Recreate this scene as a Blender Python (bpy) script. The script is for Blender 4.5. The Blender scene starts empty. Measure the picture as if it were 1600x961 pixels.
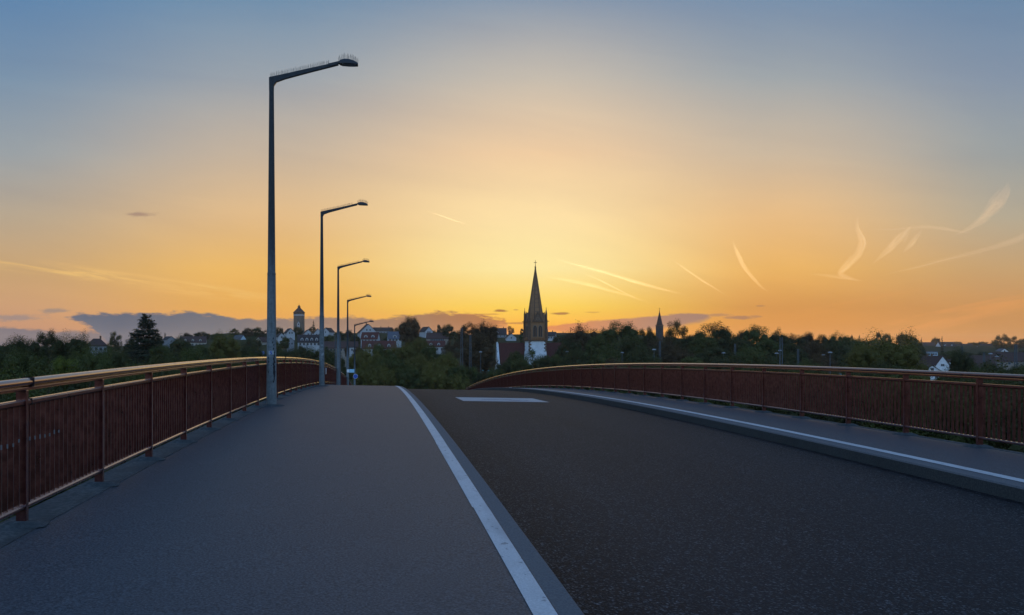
import bpy, bmesh, math, random
import numpy as np
from mathutils import Vector, Matrix

sc = bpy.context.scene
col = sc.collection
R = math.radians
F = 1340.0            # focal length in photo pixels (1600 px wide frame)
EYE = 1.363
HAZE = .00009

# ------------------------------------------------------------------ camera
cam = bpy.data.objects.new('camera', bpy.data.cameras.new('camera'))
col.objects.link(cam)
cam.location = (0, 0, EYE)
cam.rotation_euler = (R(90), 0, 0)
cam.data.sensor_width = 36
cam.data.lens = 36 * F / 1600
cam.data.shift_x = 208 / 1600
cam.data.shift_y = 69.5 / 1600
cam.data.clip_start = 0.05
cam.data.clip_end = 40000
sc.camera = cam

# ------------------------------------------------------------------ colour
sc.view_settings.view_transform = 'Standard'
sc.view_settings.look = 'None'
sc.view_settings.exposure = 0
sc.view_settings.gamma = 1
sc.render.engine = 'CYCLES'
sc.cycles.max_bounces = 6
sc.cycles.diffuse_bounces = 3
sc.cycles.glossy_bounces = 3
sc.cycles.transmission_bounces = 3
sc.cycles.transparent_max_bounces = 12
sc.cycles.volume_bounces = 0
sc.cycles.use_denoising = True

def lin(c):
    out = []
    for v in c:
        v = v / 255
        out.append(v / 12.92 if v <= .04045 else ((v + .055) / 1.055) ** 2.4)
    return out

# ------------------------------------------------------------------ world
SUN_U, SUN_EL = (846 - 592) / F, R(0.75)
SUN_AZ = math.atan(SUN_U)
world = bpy.data.worlds.new('World')
sc.world = world
world.use_nodes = True
wt = world.node_tree
wt.nodes.clear()

class NG:
    def __init__(s, t): s.t = t
    def n(s, typ, **kw):
        x = s.t.nodes.new(typ)
        for k, v in kw.items(): setattr(x, k, v)
        return x
    def put(s, sock, v):
        if hasattr(v, 'is_output') or isinstance(v, bpy.types.NodeSocket): s.t.links.new(v, sock)
        else: sock.default_value = v
    def m(s, op, a, b=0.0, c=0.0, clamp=False):
        x = s.n('ShaderNodeMath', operation=op, use_clamp=clamp)
        for i, v in enumerate((a, b, c)): s.put(x.inputs[i], v)
        return x.outputs[0]
    def mr(s, v, a, b, c=0.0, d=1.0, kind='SMOOTHSTEP'):
        x = s.n('ShaderNodeMapRange', interpolation_type=kind)
        for i, q in enumerate((v, a, b, c, d)): s.put(x.inputs[i], q)
        return x.outputs[0]
    def mix(s, f, a, b, mode='MIX'):
        x = s.n('ShaderNodeMix', data_type='RGBA', blend_type=mode)
        s.put(x.inputs[0], f)
        for i, v in ((6, a), (7, b)):
            s.put(x.inputs[i], tuple(v) + ((1,) if len(v) == 3 else ()) if isinstance(v, (list, tuple)) else v)
        return x.outputs[2]
    def ramp(s, f, stops, interp='LINEAR'):
        x = s.n('ShaderNodeValToRGB')
        r = x.color_ramp
        r.interpolation = interp
        while len(r.elements) < len(stops): r.elements.new(0.5)
        for e, (p, c) in zip(r.elements, stops):
            e.position = p; e.color = tuple(c)[:3] + (1,)
        s.put(x.inputs[0], f)
        return x.outputs[0]
    def curve(s, f, pts):
        x = s.n('ShaderNodeFloatCurve')
        cu = x.mapping.curves[0]
        while len(cu.points) < len(pts): cu.points.new(.5, .5)
        for p, (a, b) in zip(cu.points, pts): p.location = (a, b); p.handle_type = 'VECTOR'
        x.mapping.update()
        s.put(x.inputs['Value'], f)
        return x.outputs[0]
    def comb(s, a, b, c=0.0):
        x = s.n('ShaderNodeCombineXYZ')
        for i, v in enumerate((a, b, c)): s.put(x.inputs[i], v)
        return x.outputs[0]
    def noise(s, vec, scale, detail=4.0, rough=.55, dist=0.0):
        x = s.n('ShaderNodeTexNoise')
        if vec is not None: s.put(x.inputs['Vector'], vec)
        x.inputs['Scale'].default_value = scale
        x.inputs['Detail'].default_value = detail
        x.inputs['Roughness'].default_value = rough
        x.inputs['Distortion'].default_value = dist
        return x.outputs[0]

g = NG(wt)
tc = g.n('ShaderNodeTexCoord')
sep = g.n('ShaderNodeSeparateXYZ')
wt.links.new(tc.outputs['Generated'], sep.inputs[0])
dx, dy, dz = sep.outputs
dyc = g.m('MAXIMUM', dy, 0.08)
U = g.m('DIVIDE', dx, dyc)                 # tangent of the bearing off the road axis
V = g.m('DIVIDE', dz, dyc)                 # tangent of the height over the horizon
T = g.m('MULTIPLY', V, F / 550, clamp=True)
X1 = g.m('MULTIPLY_ADD', U, F / 1600, 592 / 1600)   # 0..1 over the western sky
rows = [550, 520, 480, 420, 340, 240, 120, 0]
SKY = [
 (0.0,  [(196,138,108), (200,144,112), (205,157,116), (202,164,116), (184,166,142), (155,162,166), (122,146,170), (97,134,172)]),
 (.26,  [(240,158,84), (238,162,80), (236,173,80), (236,184,98), (226,187,136), (197,179,158), (153,162,171), (114,144,172)]),
 (.525, [(255,150,14), (255,170,24), (255,212,82), (255,234,162), (255,226,168), (240,205,163), (195,186,174), (136,152,172)]),
 (.76,  [(232,142,50), (224,145,56), (214,147,70), (236,180,98), (232,188,132), (203,184,160), (158,165,170), (120,144,171)]),
 (1.0,  [(216,138,66), (208,142,72), (206,147,84), (198,160,112), (179,167,145), (154,160,161), (132,148,168), (108,136,166)]),
]
cur = None
for i, (px, cs) in enumerate(SKY):
    c = g.ramp(T, [((550 - y) / 550, lin(q)) for y, q in zip(rows, cs)], 'B_SPLINE' if False else 'EASE' if False else 'LINEAR')
    if cur is None: cur = c
    else: cur = g.mix(g.mr(X1, SKY[i - 1][0], px), cur, c)
west = cur
# thin bright cirrus streaks low in the west
sv = g.comb(g.m('MULTIPLY', U, 9.0), g.m('MULTIPLY_ADD', V, 130.0, g.m('MULTIPLY', U, 20.0)))
st = g.noise(sv, 1.0, 5, .6, .6)
lowl = g.m('MULTIPLY', g.mr(V, .055, .08), g.mr(V, .125, .095))
bandd = g.m('SUBTRACT', g.m('MULTIPLY_ADD', V, -F, 550.0), g.m('MULTIPLY_ADD', X1, 225.0, 409.0))
leftm = g.m('MULTIPLY', g.mr(g.m('ABSOLUTE', bandd), 15, 2), g.mr(X1, .30, .20))
west = g.mix(g.m('MULTIPLY', g.m('MULTIPLY', g.mr(st, .40, .66), leftm), .75), west, lin((244, 198, 118)))
sv2 = g.comb(g.m('MULTIPLY', U, 3.0), g.m('MULTIPLY_ADD', V, 46.0, g.m('MULTIPLY', U, -9.0)), 4.0)
st2 = g.noise(sv2, 1.0, 5, .6, .5)
rightm = g.m('MULTIPLY', g.m('MULTIPLY', g.mr(V, .015, .03), g.mr(V, .085, .05)), g.mr(X1, .74, .9))
west = g.mix(g.m('MULTIPLY', g.m('MULTIPLY', g.mr(st2, .48, .7), rightm), .45), west, lin((240, 160, 84)))
# thin uneven veils
veil = g.noise(g.comb(g.m('MULTIPLY', U, 2.2), g.m('MULTIPLY_ADD', V, 13.0, g.m('MULTIPLY', U, 1.6)), 2.0), 1.0, 6, .62, .4)
vs_ = g.m('MULTIPLY_ADD', g.m('SUBTRACT', veil, .5), .22, 1.0)
west = g.mix(1.0, west, g.comb(vs_, vs_, g.m('MULTIPLY_ADD', g.m('SUBTRACT', veil, .5), .12, 1.0)), 'MULTIPLY')
# cloud banks near the horizon
nv = g.comb(g.m('MULTIPLY', U, 38.0), g.m('MULTIPLY', V, 130.0))
cn = g.m('SUBTRACT', g.noise(nv, 1.0, 7, .66), .5)
cn2 = g.m('SUBTRACT', g.noise(g.comb(g.m('MULTIPLY', U, 9.0), g.m('MULTIPLY', V, 60.0), 7.0), 1.0, 5, .6), .5)
PY = g.m('MULTIPLY_ADD', V, -F, 550.0)
def edge(pts):                              # bank outline: bearing -> height over the horizon
    c = g.curve(X1, [(x / 1600, (y - 460) / 100) for x, y in pts])
    return g.m('MULTIPLY_ADD', c, 100.0, 460.0)
top1 = edge([(0, 560), (88, 560), (98, 493), (130, 489), (200, 488), (285, 488), (335, 488), (365, 496), (420, 497), (470, 497), (500, 493), (545, 494), (590, 498), (640, 492), (690, 486), (735, 489), (790, 500), (815, 540), (1600, 560)])
bot1 = edge([(0, 490), (92, 493), (115, 501), (145, 512), (170, 540), (200, 560), (1600, 560)])
low1 = edge([(0, 511), (50, 514), (110, 517), (160, 518), (180, 540), (200, 560), (1600, 560)])
nz1 = g.m('MULTIPLY', cn, 27.0)
d1 = g.m('ADD', g.m('SUBTRACT', PY, top1), nz1)
au = g.m('MULTIPLY', g.mr(d1, -1.2, 4.5), g.mr(g.m('ADD', g.m('SUBTRACT', bot1, PY), nz1), -3, 5))
al = g.m('MULTIPLY', g.mr(g.m('ADD', g.m('SUBTRACT', PY, low1), nz1), -3, 5), .85)
a1 = g.m('MAXIMUM', au, al)
bankc = g.ramp(X1, [(0, lin((90, 106, 128))), (.12, lin((72, 92, 118))), (.22, lin((90, 102, 120))), (.30, lin((138, 118, 112))), (.40, lin((150, 110, 88))), (.47, lin((166, 104, 66))), (.51, lin((196, 116, 60)))])
bankc = g.mix(g.m('MULTIPLY', g.mr(cn2, .02, .22), g.mr(X1, .36, .42)), bankc, lin((238, 158, 82)))
bankc = g.mix(g.m('MULTIPLY', g.mr(d1, 8, 45), .25), bankc, g.mix(g.mr(X1, .25, .4), lin((118, 124, 142)), lin((200, 140, 106))))
west = g.mix(g.m('MULTIPLY', a1, .96), west, bankc)
top2 = edge([(0, 560), (835, 560), (852, 509), (900, 503), (950, 498), (1000, 495), (1030, 491), (1085, 489), (1112, 492), (1125, 545), (1600, 560)])
bot2 = edge([(0, 520), (852, 521), (900, 522), (1000, 520), (1060, 513), (1100, 503), (1118, 494), (1600, 470)])
d2 = g.m('ADD', g.m('SUBTRACT', PY, top2), g.m('MULTIPLY', cn, 12.0))
a2 = g.m('MULTIPLY', g.mr(d2, -.5, 3.0), g.mr(g.m('ADD', g.m('SUBTRACT', bot2, PY), g.m('MULTIPLY', cn, 10.0)), -2, 8))
bank2 = g.ramp(X1, [(.53, lin((226, 126, 66))), (.58, lin((202, 128, 90))), (.64, lin((168, 122, 106))), (.70, lin((146, 114, 108)))])
west = g.mix(g.m('MULTIPLY', a2, .95), west, bank2)
# small cloudlets
def cloudlet(px, py, rx, ry, colr, op):
    global west
    ex = g.m('DIVIDE', g.m('SUBTRACT', X1, px / 1600), rx / 1600)
    ey = g.m('DIVIDE', g.m('SUBTRACT', PY, py), ry)
    d = g.m('SQRT', g.m('ADD', g.m('MULTIPLY', ex, ex), g.m('MULTIPLY', ey, ey)))
    d = g.m('ADD', d, g.m('MULTIPLY', cn, 2.4))
    west = g.mix(g.m('MULTIPLY', g.mr(d, 1.15, .35), op), west, lin(colr))
for q in [(783, 485.5, 12, 2.6, (150, 92, 48), .9), (806, 484, 5, 1.2, (190, 120, 60), .6), (874, 490, 16, 2.4, (158, 98, 54), .85), (925, 488, 12, 1.4, (200, 130, 66), .5),
          (765, 491, 30, 1.6, (190, 120, 60), .6), (806, 505, 26, 2.0, (170, 100, 52), .7), (1155, 496.5, 24, 3.0, (158, 112, 92), .8), (1120, 492, 22, 3, (160, 116, 100), .6),
          (1188, 478, 9, 2, (176, 120, 84), .6), (220, 335, 24, 5, (160, 132, 118), .75), (84, 485, 28, 4.5, (136, 128, 128), .7), (20, 497, 48, 7, (140, 130, 134), .7), (1180, 494.5, 10, 2, (170, 118, 92), .6)]:
    cloudlet(*q)
# the rest of the dome: physical sky
sky = g.n('ShaderNodeTexSky', sky_type='NISHITA')
sky.sun_disc = False
sky.sun_elevation = SUN_EL
sky.sun_rotation = SUN_AZ
sky.altitude = 250
sky.air_density = 1.2; sky.dust_density = 1.5; sky.ozone_density = 2.5
NK = 1.9
hi = g.mix(g.mr(V, .42, 1.6), west, lin((74, 104, 146)))
lowdark = g.m('MULTIPLY', g.mr(dz, -.02, .55, .6, 1.25), g.mr(dz, .01, .17, .28, 1.0))      # the east is already in the shade of the earth
nish = g.mix(1.0, g.mix(1.0, sky.outputs[0], g.comb(lowdark, lowdark, lowdark), 'MULTIPLY'), (NK*1.0, NK*1.0, NK*1.08), 'MULTIPLY')
dome = g.mix(g.mr(dy, .10, .42), nish, hi)
bg = g.n('ShaderNodeBackground')
wt.links.new(dome, bg.inputs[0])
bg.inputs[1].default_value = 1.0
NISH = (nish, bg)
wo = g.n('ShaderNodeOutputWorld')
wt.links.new(bg.outputs[0], wo.inputs[0])

# ------------------------------------------------------------------ sun (just under the ridge of the hill)
sl = bpy.data.lights.new('sun', 'SUN')
sl.energy = 2.0
sl.angle = R(0.53)
sl.color = (1.0, .66, .30)
sun = bpy.data.objects.new('sun', sl)
col.objects.link(sun)
sdir = Vector((math.sin(SUN_AZ) * math.cos(SUN_EL), math.cos(SUN_AZ) * math.cos(SUN_EL), math.sin(SUN_EL)))
sun.rotation_euler = sdir.to_track_quat('Z', 'Y').to_euler()
sun.location = (60, 300, 60)

# ================================================================== helpers
def tag(o, label=None, cat=None, group=None, kind=None):
    if label: o['label'] = label
    if cat: o['category'] = cat
    if group: o['group'] = group
    if kind: o['kind'] = kind
    return o

def empty(name, loc, rz=0.0):
    o = bpy.data.objects.new(name, None)
    col.objects.link(o)
    o.location = loc
    o.rotation_euler = (0, 0, rz)
    o.empty_display_size = .3
    return o

class MB:
    """collects quads and polygons, then links them as one mesh object"""
    def __init__(s): s.v = []; s.f = []; s.mi = []; s.mat = 0
    def add(s, vs, fs):
        b = len(s.v)
        s.v += [tuple(p) for p in vs]
        s.f += [tuple(b + i for i in f) for f in fs]
        s.mi += [s.mat] * len(fs)
        return s
    def box(s, x0, x1, y0, y1, z0, z1, M=None):
        vs = [Vector(p) for p in ((x0,y0,z0),(x1,y0,z0),(x1,y1,z0),(x0,y1,z0),(x0,y0,z1),(x1,y0,z1),(x1,y1,z1),(x0,y1,z1))]
        if M: vs = [M @ p for p in vs]
        return s.add(vs, [(3,2,1,0),(4,5,6,7),(0,1,5,4),(1,2,6,5),(2,3,7,6),(3,0,4,7)])
    def tube(s, pts, rad, n=8, caps=True, phase=0.0):
        pts = [Vector(p) for p in pts]
        if not hasattr(rad, '__len__'): rad = [rad] * len(pts)
        rings = []
        ref = None
        for i, p in enumerate(pts):
            a = pts[max(0, i - 1)]; b = pts[min(len(pts) - 1, i + 1)]
            t = (b - a).normalized()
            if ref is None:
                ref = Vector((0, 0, 1)) if abs(t.z) < .9 else Vector((1, 0, 0))
            u = ref - t * ref.dot(t); u.normalize(); w = t.cross(u)
            rings.append([p + (u * math.cos(2*math.pi*k/n+phase) + w * math.sin(2*math.pi*k/n+phase)) * rad[i] for k in range(n)])
        vs = [q for r in rings for q in r]
        fs = []
        for i in range(len(pts) - 1):
            for k in range(n):
                k2 = (k + 1) % n
                fs.append((i*n+k, i*n+k2, (i+1)*n+k2, (i+1)*n+k))
        if caps:
            fs.append(tuple(reversed(range(n)))); fs.append(tuple((len(pts)-1)*n + k for k in range(n)))
        return s.add(vs, fs)
    def prism(s, outline, y0, y1, M=None):
        """outline in XZ, extruded along Y"""
        n = len(outline)
        vs = [Vector((x, y0, z)) for x, z in outline] + [Vector((x, y1, z)) for x, z in outline]
        if M: vs = [M @ p for p in vs]
        fs = [tuple(range(n)), tuple(reversed(range(n, 2*n)))]
        fs += [(i, n+i, n+(i+1) % n, (i+1) % n) for i in range(n)]
        return s.add(vs, fs)
    def build(s, name, mats, parent=None, smooth=False, loc=None, bevel=0):
        me = bpy.data.meshes.new(name)
        me.from_pydata(s.v, [], s.f)
        if not isinstance(mats, (list, tuple)): mats = [mats]
        for m in mats: me.materials.append(m)
        if len(mats) > 1: me.polygons.foreach_set('material_index', s.mi)
        bm = bmesh.new(); bm.from_mesh(me)
        bmesh.ops.recalc_face_normals(bm, faces=bm.faces)
        bm.to_mesh(me); bm.free()
        if smooth:
            me.polygons.foreach_set('use_smooth', [True] * len(me.polygons))
            me.set_sharp_from_angle(angle=R(38))
        o = bpy.data.objects.new(name, me)
        col.objects.link(o)
        if parent is not None: o.parent = parent
        if loc is not None: o.location = loc
        if bevel:
            b = o.modifiers.new('bevel', 'BEVEL'); b.width = bevel; b.segments = 2; b.limit_method = 'ANGLE'
        return o

def link(name, data, parent=None, loc=(0,0,0), rz=0.0):
    o = bpy.data.objects.new(name, data)
    col.objects.link(o)
    if parent is not None: o.parent = parent
    o.location = loc; o.rotation_euler = (0, 0, rz)
    return o

def copy_tree(o, parent=None):
    c = o.copy(); col.objects.link(c); c.parent = parent
    for ch in list(o.children): copy_tree(ch, c)
    return c

def P(px, py, Y):
    """where a thing seen in direction (px, py) stands when it is Y metres down the road axis"""
    return Vector(((px - 592) * Y / F, Y, EYE + (550 - py) * Y / F))

def sstep(a, b, x):
    t = min(1, max(0, (x - a) / (b - a)))
    return t * t * (3 - 2 * t)

# ------------------------------------------------------------------ materials
def mat(name, base, rough=.7, spec=.4, metal=0.0, build=None):
    m = bpy.data.materials.new(name)
    m.use_nodes = True
    b = m.node_tree.nodes['Principled BSDF']
    b.inputs['Base Color'].default_value = tuple(base) + (1,)
    b.inputs['Roughness'].default_value = rough
    b.inputs['Specular IOR Level'].default_value = spec
    b.inputs['Metallic'].default_value = metal
    if build: build(NG(m.node_tree), b)
    return m

def speckle(c1, c2, scale, big=None, bump=.0, bdist=.01, lo=.35, hi=.7, warp=None):
    def f(q, b):
        tcn = q.n('ShaderNodeTexCoord').outputs['Object']
        n1 = q.noise(tcn, scale, 3, .7)
        c = q.mix(q.mr(n1, lo, hi), c1, c2)
        if big:
            for (sx, sy, amt, colr, a0, a1) in big:
                mp = q.n('ShaderNodeMapping'); mp.inputs['Scale'].default_value = (sx, sy, sx)
                q.t.links.new(tcn, mp.inputs[0])
                nb = q.noise(mp.outputs[0], 1.0, 5, .6)
                c = q.mix(q.m('MULTIPLY', q.mr(nb, a0, a1), amt), c, colr)
        q.t.links.new(c, b.inputs['Base Color'])
        if bump:
            bp = q.n('ShaderNodeBump'); bp.inputs['Strength'].default_value = bump; bp.inputs['Distance'].default_value = bdist
            q.t.links.new(n1, bp.inputs['Height'])
            q.t.links.new(bp.outputs[0], b.inputs['Normal'])
    return f

def noisy(c1, c2, scale, bump=.1, bdist=.02):
    return speckle(c1, c2, scale, bump=bump, bdist=bdist)

def asphalt(q, b):
    tcn = q.n('ShaderNodeTexCoord').outputs['Object']
    vo = q.n('ShaderNodeTexVoronoi'); vo.inputs['Scale'].default_value = 70
    q.t.links.new(tcn, vo.inputs['Vector'])
    n1 = q.noise(tcn, 26, 4, .8)
    sepc = q.n('ShaderNodeSeparateColor'); q.t.links.new(vo.outputs['Color'], sepc.inputs[0])
    stone = q.ramp(sepc.outputs[0], [(0, (.003,.003,.004)), (.45, (.009,.0096,.012)), (.68, (.028,.0295,.034)), (.84, (.105,.108,.115)), (1, (.27,.273,.28))])
    c = q.mix(q.mr(n1, .3, .7), stone, (.006,.0065,.0085))
    sx = q.n('ShaderNodeSeparateXYZ'); q.t.links.new(tcn, sx.inputs[0])
    mp = q.n('ShaderNodeMapping'); mp.inputs['Scale'].default_value = (1.1, .13, 1)
    q.t.links.new(tcn, mp.inputs[0])
    nb = q.noise(mp.outputs[0], 1.0, 5, .6)
    c = q.mix(q.m('MULTIPLY', q.mr(nb, .35, .7), .35), c, (.010,.010,.012))
    # tyre-polished lanes are a little paler, the gutters dirtier
    lane = q.ramp(q.mr(sx.outputs[0], 1.24, 7.53, kind='LINEAR'), [(0, (0,0,0)), (.05, (.1,.1,.1)), (.2, (.9,.9,.9)), (.5, (.7,.7,.7)), (.8, (.9,.9,.9)), (.95, (.1,.1,.1)), (1, (0,0,0))])
    c = q.mix(q.m('MULTIPLY', lane, .25), q.mix(.35, c, (.006,.0055,.0055)), (.050,.050,.053))
    # broken seam where the surfacing meets the right kerb
    wob = q.m('MULTIPLY', q.m('SUBTRACT', q.noise(tcn, 2.3, 5, .7), .5), .16)
    seam = q.mr(q.m('ABSOLUTE', q.m('SUBTRACT', q.m('ADD', sx.outputs[0], wob), 7.42)), .022, .006)
    c = q.mix(q.m('MULTIPLY', seam, .8), c, (.002,.002,.002))
    q.t.links.new(c, b.inputs['Base Color'])
    bp = q.n('ShaderNodeBump'); bp.inputs['Strength'].default_value = .55; bp.inputs['Distance'].default_value = .006
    h = q.m('ADD', vo.outputs['Distance'], n1)
    q.t.links.new(h, bp.inputs['Height']); q.t.links.new(bp.outputs[0], b.inputs['Normal'])
M_asphalt = mat('asphalt', (.04,.04,.045), .64, .055, build=asphalt)
M_path = mat('path coating', (.14,.14,.15), .56, .15, build=speckle((.016,.0195,.024), (.096,.107,.121), 56, big=[(.5,.25,.35,(.040,.045,.053),.4,.72), (2.2,1.4,.20,(.070,.076,.084),.5,.75)], bump=.5, bdist=.005, lo=.3, hi=.75))
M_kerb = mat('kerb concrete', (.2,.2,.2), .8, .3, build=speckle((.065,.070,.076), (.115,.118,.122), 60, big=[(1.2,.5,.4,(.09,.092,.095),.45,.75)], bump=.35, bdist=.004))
M_kerbface = mat('shaded kerb face concrete', (.2,.2,.2), .9, .15, build=speckle((.036,.04,.04), (.058,.062,.06), 50, big=[(.6,.6,.5,(.026,.028,.027),.4,.7)], bump=.35, bdist=.004))  # darker than the kerb top: the upright face's shade is put into its colour
M_edge = mat('old edge concrete', (.2,.2,.2), .9, .2, build=speckle((.038,.046,.049), (.085,.094,.095), 22, big=[(3.0,1.4,.65,(.032,.038,.041),.4,.62), (1.6,.9,.45,(.115,.12,.12),.55,.72)], bump=.6, bdist=.01))
M_line = mat('white line paint', (.75,.76,.76), .6, .3, build=speckle((.37,.375,.375), (.50,.505,.50), 70, big=[(4.0,2.0,.5,(.28,.285,.29),.45,.75), (16,9,.75,(.14,.145,.15),.60,.68), (3,.6,.35,(.24,.24,.245),.5,.7)], bump=.25, bdist=.003))
M_oldpaint = mat('worn road paint', (.5,.5,.5), .7, .3, build=speckle((.26,.25,.25), (.40,.39,.385), 40, bump=.2, bdist=.003))
M_patch = mat('worn patch', (.2,.17,.18), .8, .3, build=speckle((.19,.175,.185), (.27,.26,.265), 26, bump=.2, bdist=.003))

def paint(q, b):
    tcn = q.n('ShaderNodeTexCoord').outputs['Object']
    n1 = q.noise(tcn, 9, 4, .6)
    c = q.mix(q.mr(n1, .35, .75), (.100,.026,.026), (.165,.056,.050))
    q.t.links.new(c, b.inputs['Base Color'])
    q.t.links.new(q.mr(n1, .3, .8, .27, .42), b.inputs['Roughness'])
M_rail = mat('maroon railing paint', (.15,.045,.04), .30, .5, .92, build=paint)
_b = M_rail.node_tree.nodes['Principled BSDF']
_b.inputs['Coat Weight'].default_value = 1.0; _b.inputs['Coat Roughness'].default_value = .16; _b.inputs['Coat IOR'].default_value = 1.8
M_seam = mat('rail joint', (.02,.012,.012), .8)
M_tape = mat('pale tape', (.13,.14,.155), .7)
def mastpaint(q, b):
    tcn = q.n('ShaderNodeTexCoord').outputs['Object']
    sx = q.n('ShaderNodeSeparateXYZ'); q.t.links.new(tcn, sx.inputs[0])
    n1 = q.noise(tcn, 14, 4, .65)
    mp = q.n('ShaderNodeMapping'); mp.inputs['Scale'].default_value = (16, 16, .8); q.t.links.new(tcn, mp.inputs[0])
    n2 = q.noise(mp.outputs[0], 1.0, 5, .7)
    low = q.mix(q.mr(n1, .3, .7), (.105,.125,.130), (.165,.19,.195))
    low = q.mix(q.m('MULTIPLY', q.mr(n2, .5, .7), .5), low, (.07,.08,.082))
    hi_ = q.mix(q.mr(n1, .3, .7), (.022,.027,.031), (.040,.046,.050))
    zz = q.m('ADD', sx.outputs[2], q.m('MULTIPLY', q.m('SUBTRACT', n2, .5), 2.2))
    c = q.mix(q.mr(zz, 1.6, 4.6), low, hi_)      # shade painted into the colour: the shaft darkens upwards
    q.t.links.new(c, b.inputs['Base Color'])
M_galv = mat('weathered lamp mast with painted shade', (.1,.1,.1), .6, .25, .0, build=mastpaint)
M_lamphead = mat('dark lamp housing', (.025,.028,.032), .5, .3)
M_glass = mat('lamp glass', (.25,.27,.28), .2, .6)
M_wire = mat('spike wire', (.05,.052,.055), .6, .3, .0)
M_black = mat('black marker', (.008,.008,.012), .7)
M_stick1 = mat('pale sticker', (.55,.6,.62), .6)
M_stick2 = mat('dark sticker', (.02,.025,.04), .6)
M_bluep = mat('blue sign face', (.02,.09,.40), .45)
M_cyan = mat('pale blue sign face', (.30,.58,.72), .45)
M_white = mat('white sign face', (.72,.74,.75), .5)
M_signback = mat('grey sign metal', (.28,.29,.30), .5, .5, .6)
M_conc = mat('bridge concrete', (.24,.24,.23), .9, .2, build=noisy((.20,.20,.19), (.29,.285,.27), 3, .2, .01))
def plaster(name, c):
    return mat(name, c, .9, .2, build=noisy([v*.88 for v in c], [min(.85, v*1.05) for v in c], .8, .1, .02))
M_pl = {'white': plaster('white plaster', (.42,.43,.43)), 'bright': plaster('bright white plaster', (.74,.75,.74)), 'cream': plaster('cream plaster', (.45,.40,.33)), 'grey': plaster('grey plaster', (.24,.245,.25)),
        'blue': plaster('pale blue plaster', (.44,.56,.62)), 'teal': plaster('teal boards', (.13,.33,.36)), 'sand': plaster('sand plaster', (.28,.235,.19))}
def tiles(name, c1, c2):
    def f(q, b):
        tcn = q.n('ShaderNodeTexCoord').outputs['Object']
        n1 = q.noise(tcn, 2.2, 5, .7)
        wv = q.n('ShaderNodeTexWave', bands_direction='Z'); wv.inputs['Scale'].default_value = 1.6; wv.inputs['Distortion'].default_value = .6
        q.t.links.new(tcn, wv.inputs['Vector'])
        c = q.mix(q.mr(n1, .3, .7), c1, c2)
        c = q.mix(q.m('MULTIPLY', wv.outputs['Fac'], .3), c, [v*.6 for v in c1])
        q.t.links.new(c, b.inputs['Base Color'])
    return mat(name, c1, .85, .25, build=f)
M_rf = {'red': tiles('red roof tiles', (.075,.024,.018), (.115,.038,.027)), 'brown': tiles('brown roof tiles', (.052,.030,.025), (.085,.047,.037)),
        'dark': tiles('dark roof tiles', (.032,.026,.026), (.052,.042,.039)), 'slate': tiles('slate roof', (.07,.08,.10), (.11,.12,.14)),
        'blue': tiles('blue roof sheet', (.10,.13,.30), (.14,.18,.36))}
M_winglass = mat('window glass', (.03,.04,.05), .15, .6)
M_frame = mat('window frame', (.36,.37,.37), .6)
def sandstone(q, b):
    tcn = q.n('ShaderNodeTexCoord').outputs['Object']
    n1 = q.noise(tcn, .9, 5, .65)
    br = q.n('ShaderNodeTexBrick'); br.inputs['Scale'].default_value = 1.2
    br.inputs['Color1'].default_value = (.36,.19,.09,1); br.inputs['Color2'].default_value = (.29,.15,.07,1); br.inputs['Mortar'].default_value = (.16,.10,.065,1)
    q.t.links.new(tcn, br.inputs['Vector'])
    c = q.mix(q.m('MULTIPLY', q.mr(n1, .35, .7), .5), br.outputs['Color'], (.23,.12,.06))
    q.t.links.new(c, b.inputs['Base Color'])
M_sand = mat('red sandstone', (.27,.17,.10), .9, .2, build=sandstone)
M_sandd = mat('dark sandstone trim', (.17,.105,.065), .9, .2, build=noisy((.11,.068,.043), (.165,.10,.063), 1.5))
M_tracery = mat('pale tracery stone', (.22,.16,.11), .9, .2)
M_louvre = mat('bell louvre wood', (.05,.035,.028), .8)
M_iron = mat('wrought iron', (.03,.03,.03), .5, .5, .7)
M_brick = mat('tower brick', (.25,.22,.18), .9, .2, build=noisy((.11,.098,.08), (.16,.14,.115), 1.2))
M_brickd = mat('dark tower stone', (.075,.065,.06), .9, .2, build=noisy((.06,.052,.048), (.09,.08,.072), 1.2))
M_mast = mat('galvanised mast', (.09,.105,.115), .6, .4, .4)
M_pale = mat('pale lamp head', (.30,.32,.34), .5)
M_bark = mat('bark', (.07,.05,.035), .95, .1, build=noisy((.05,.037,.027), (.10,.075,.055), 6, .4, .03))

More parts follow.
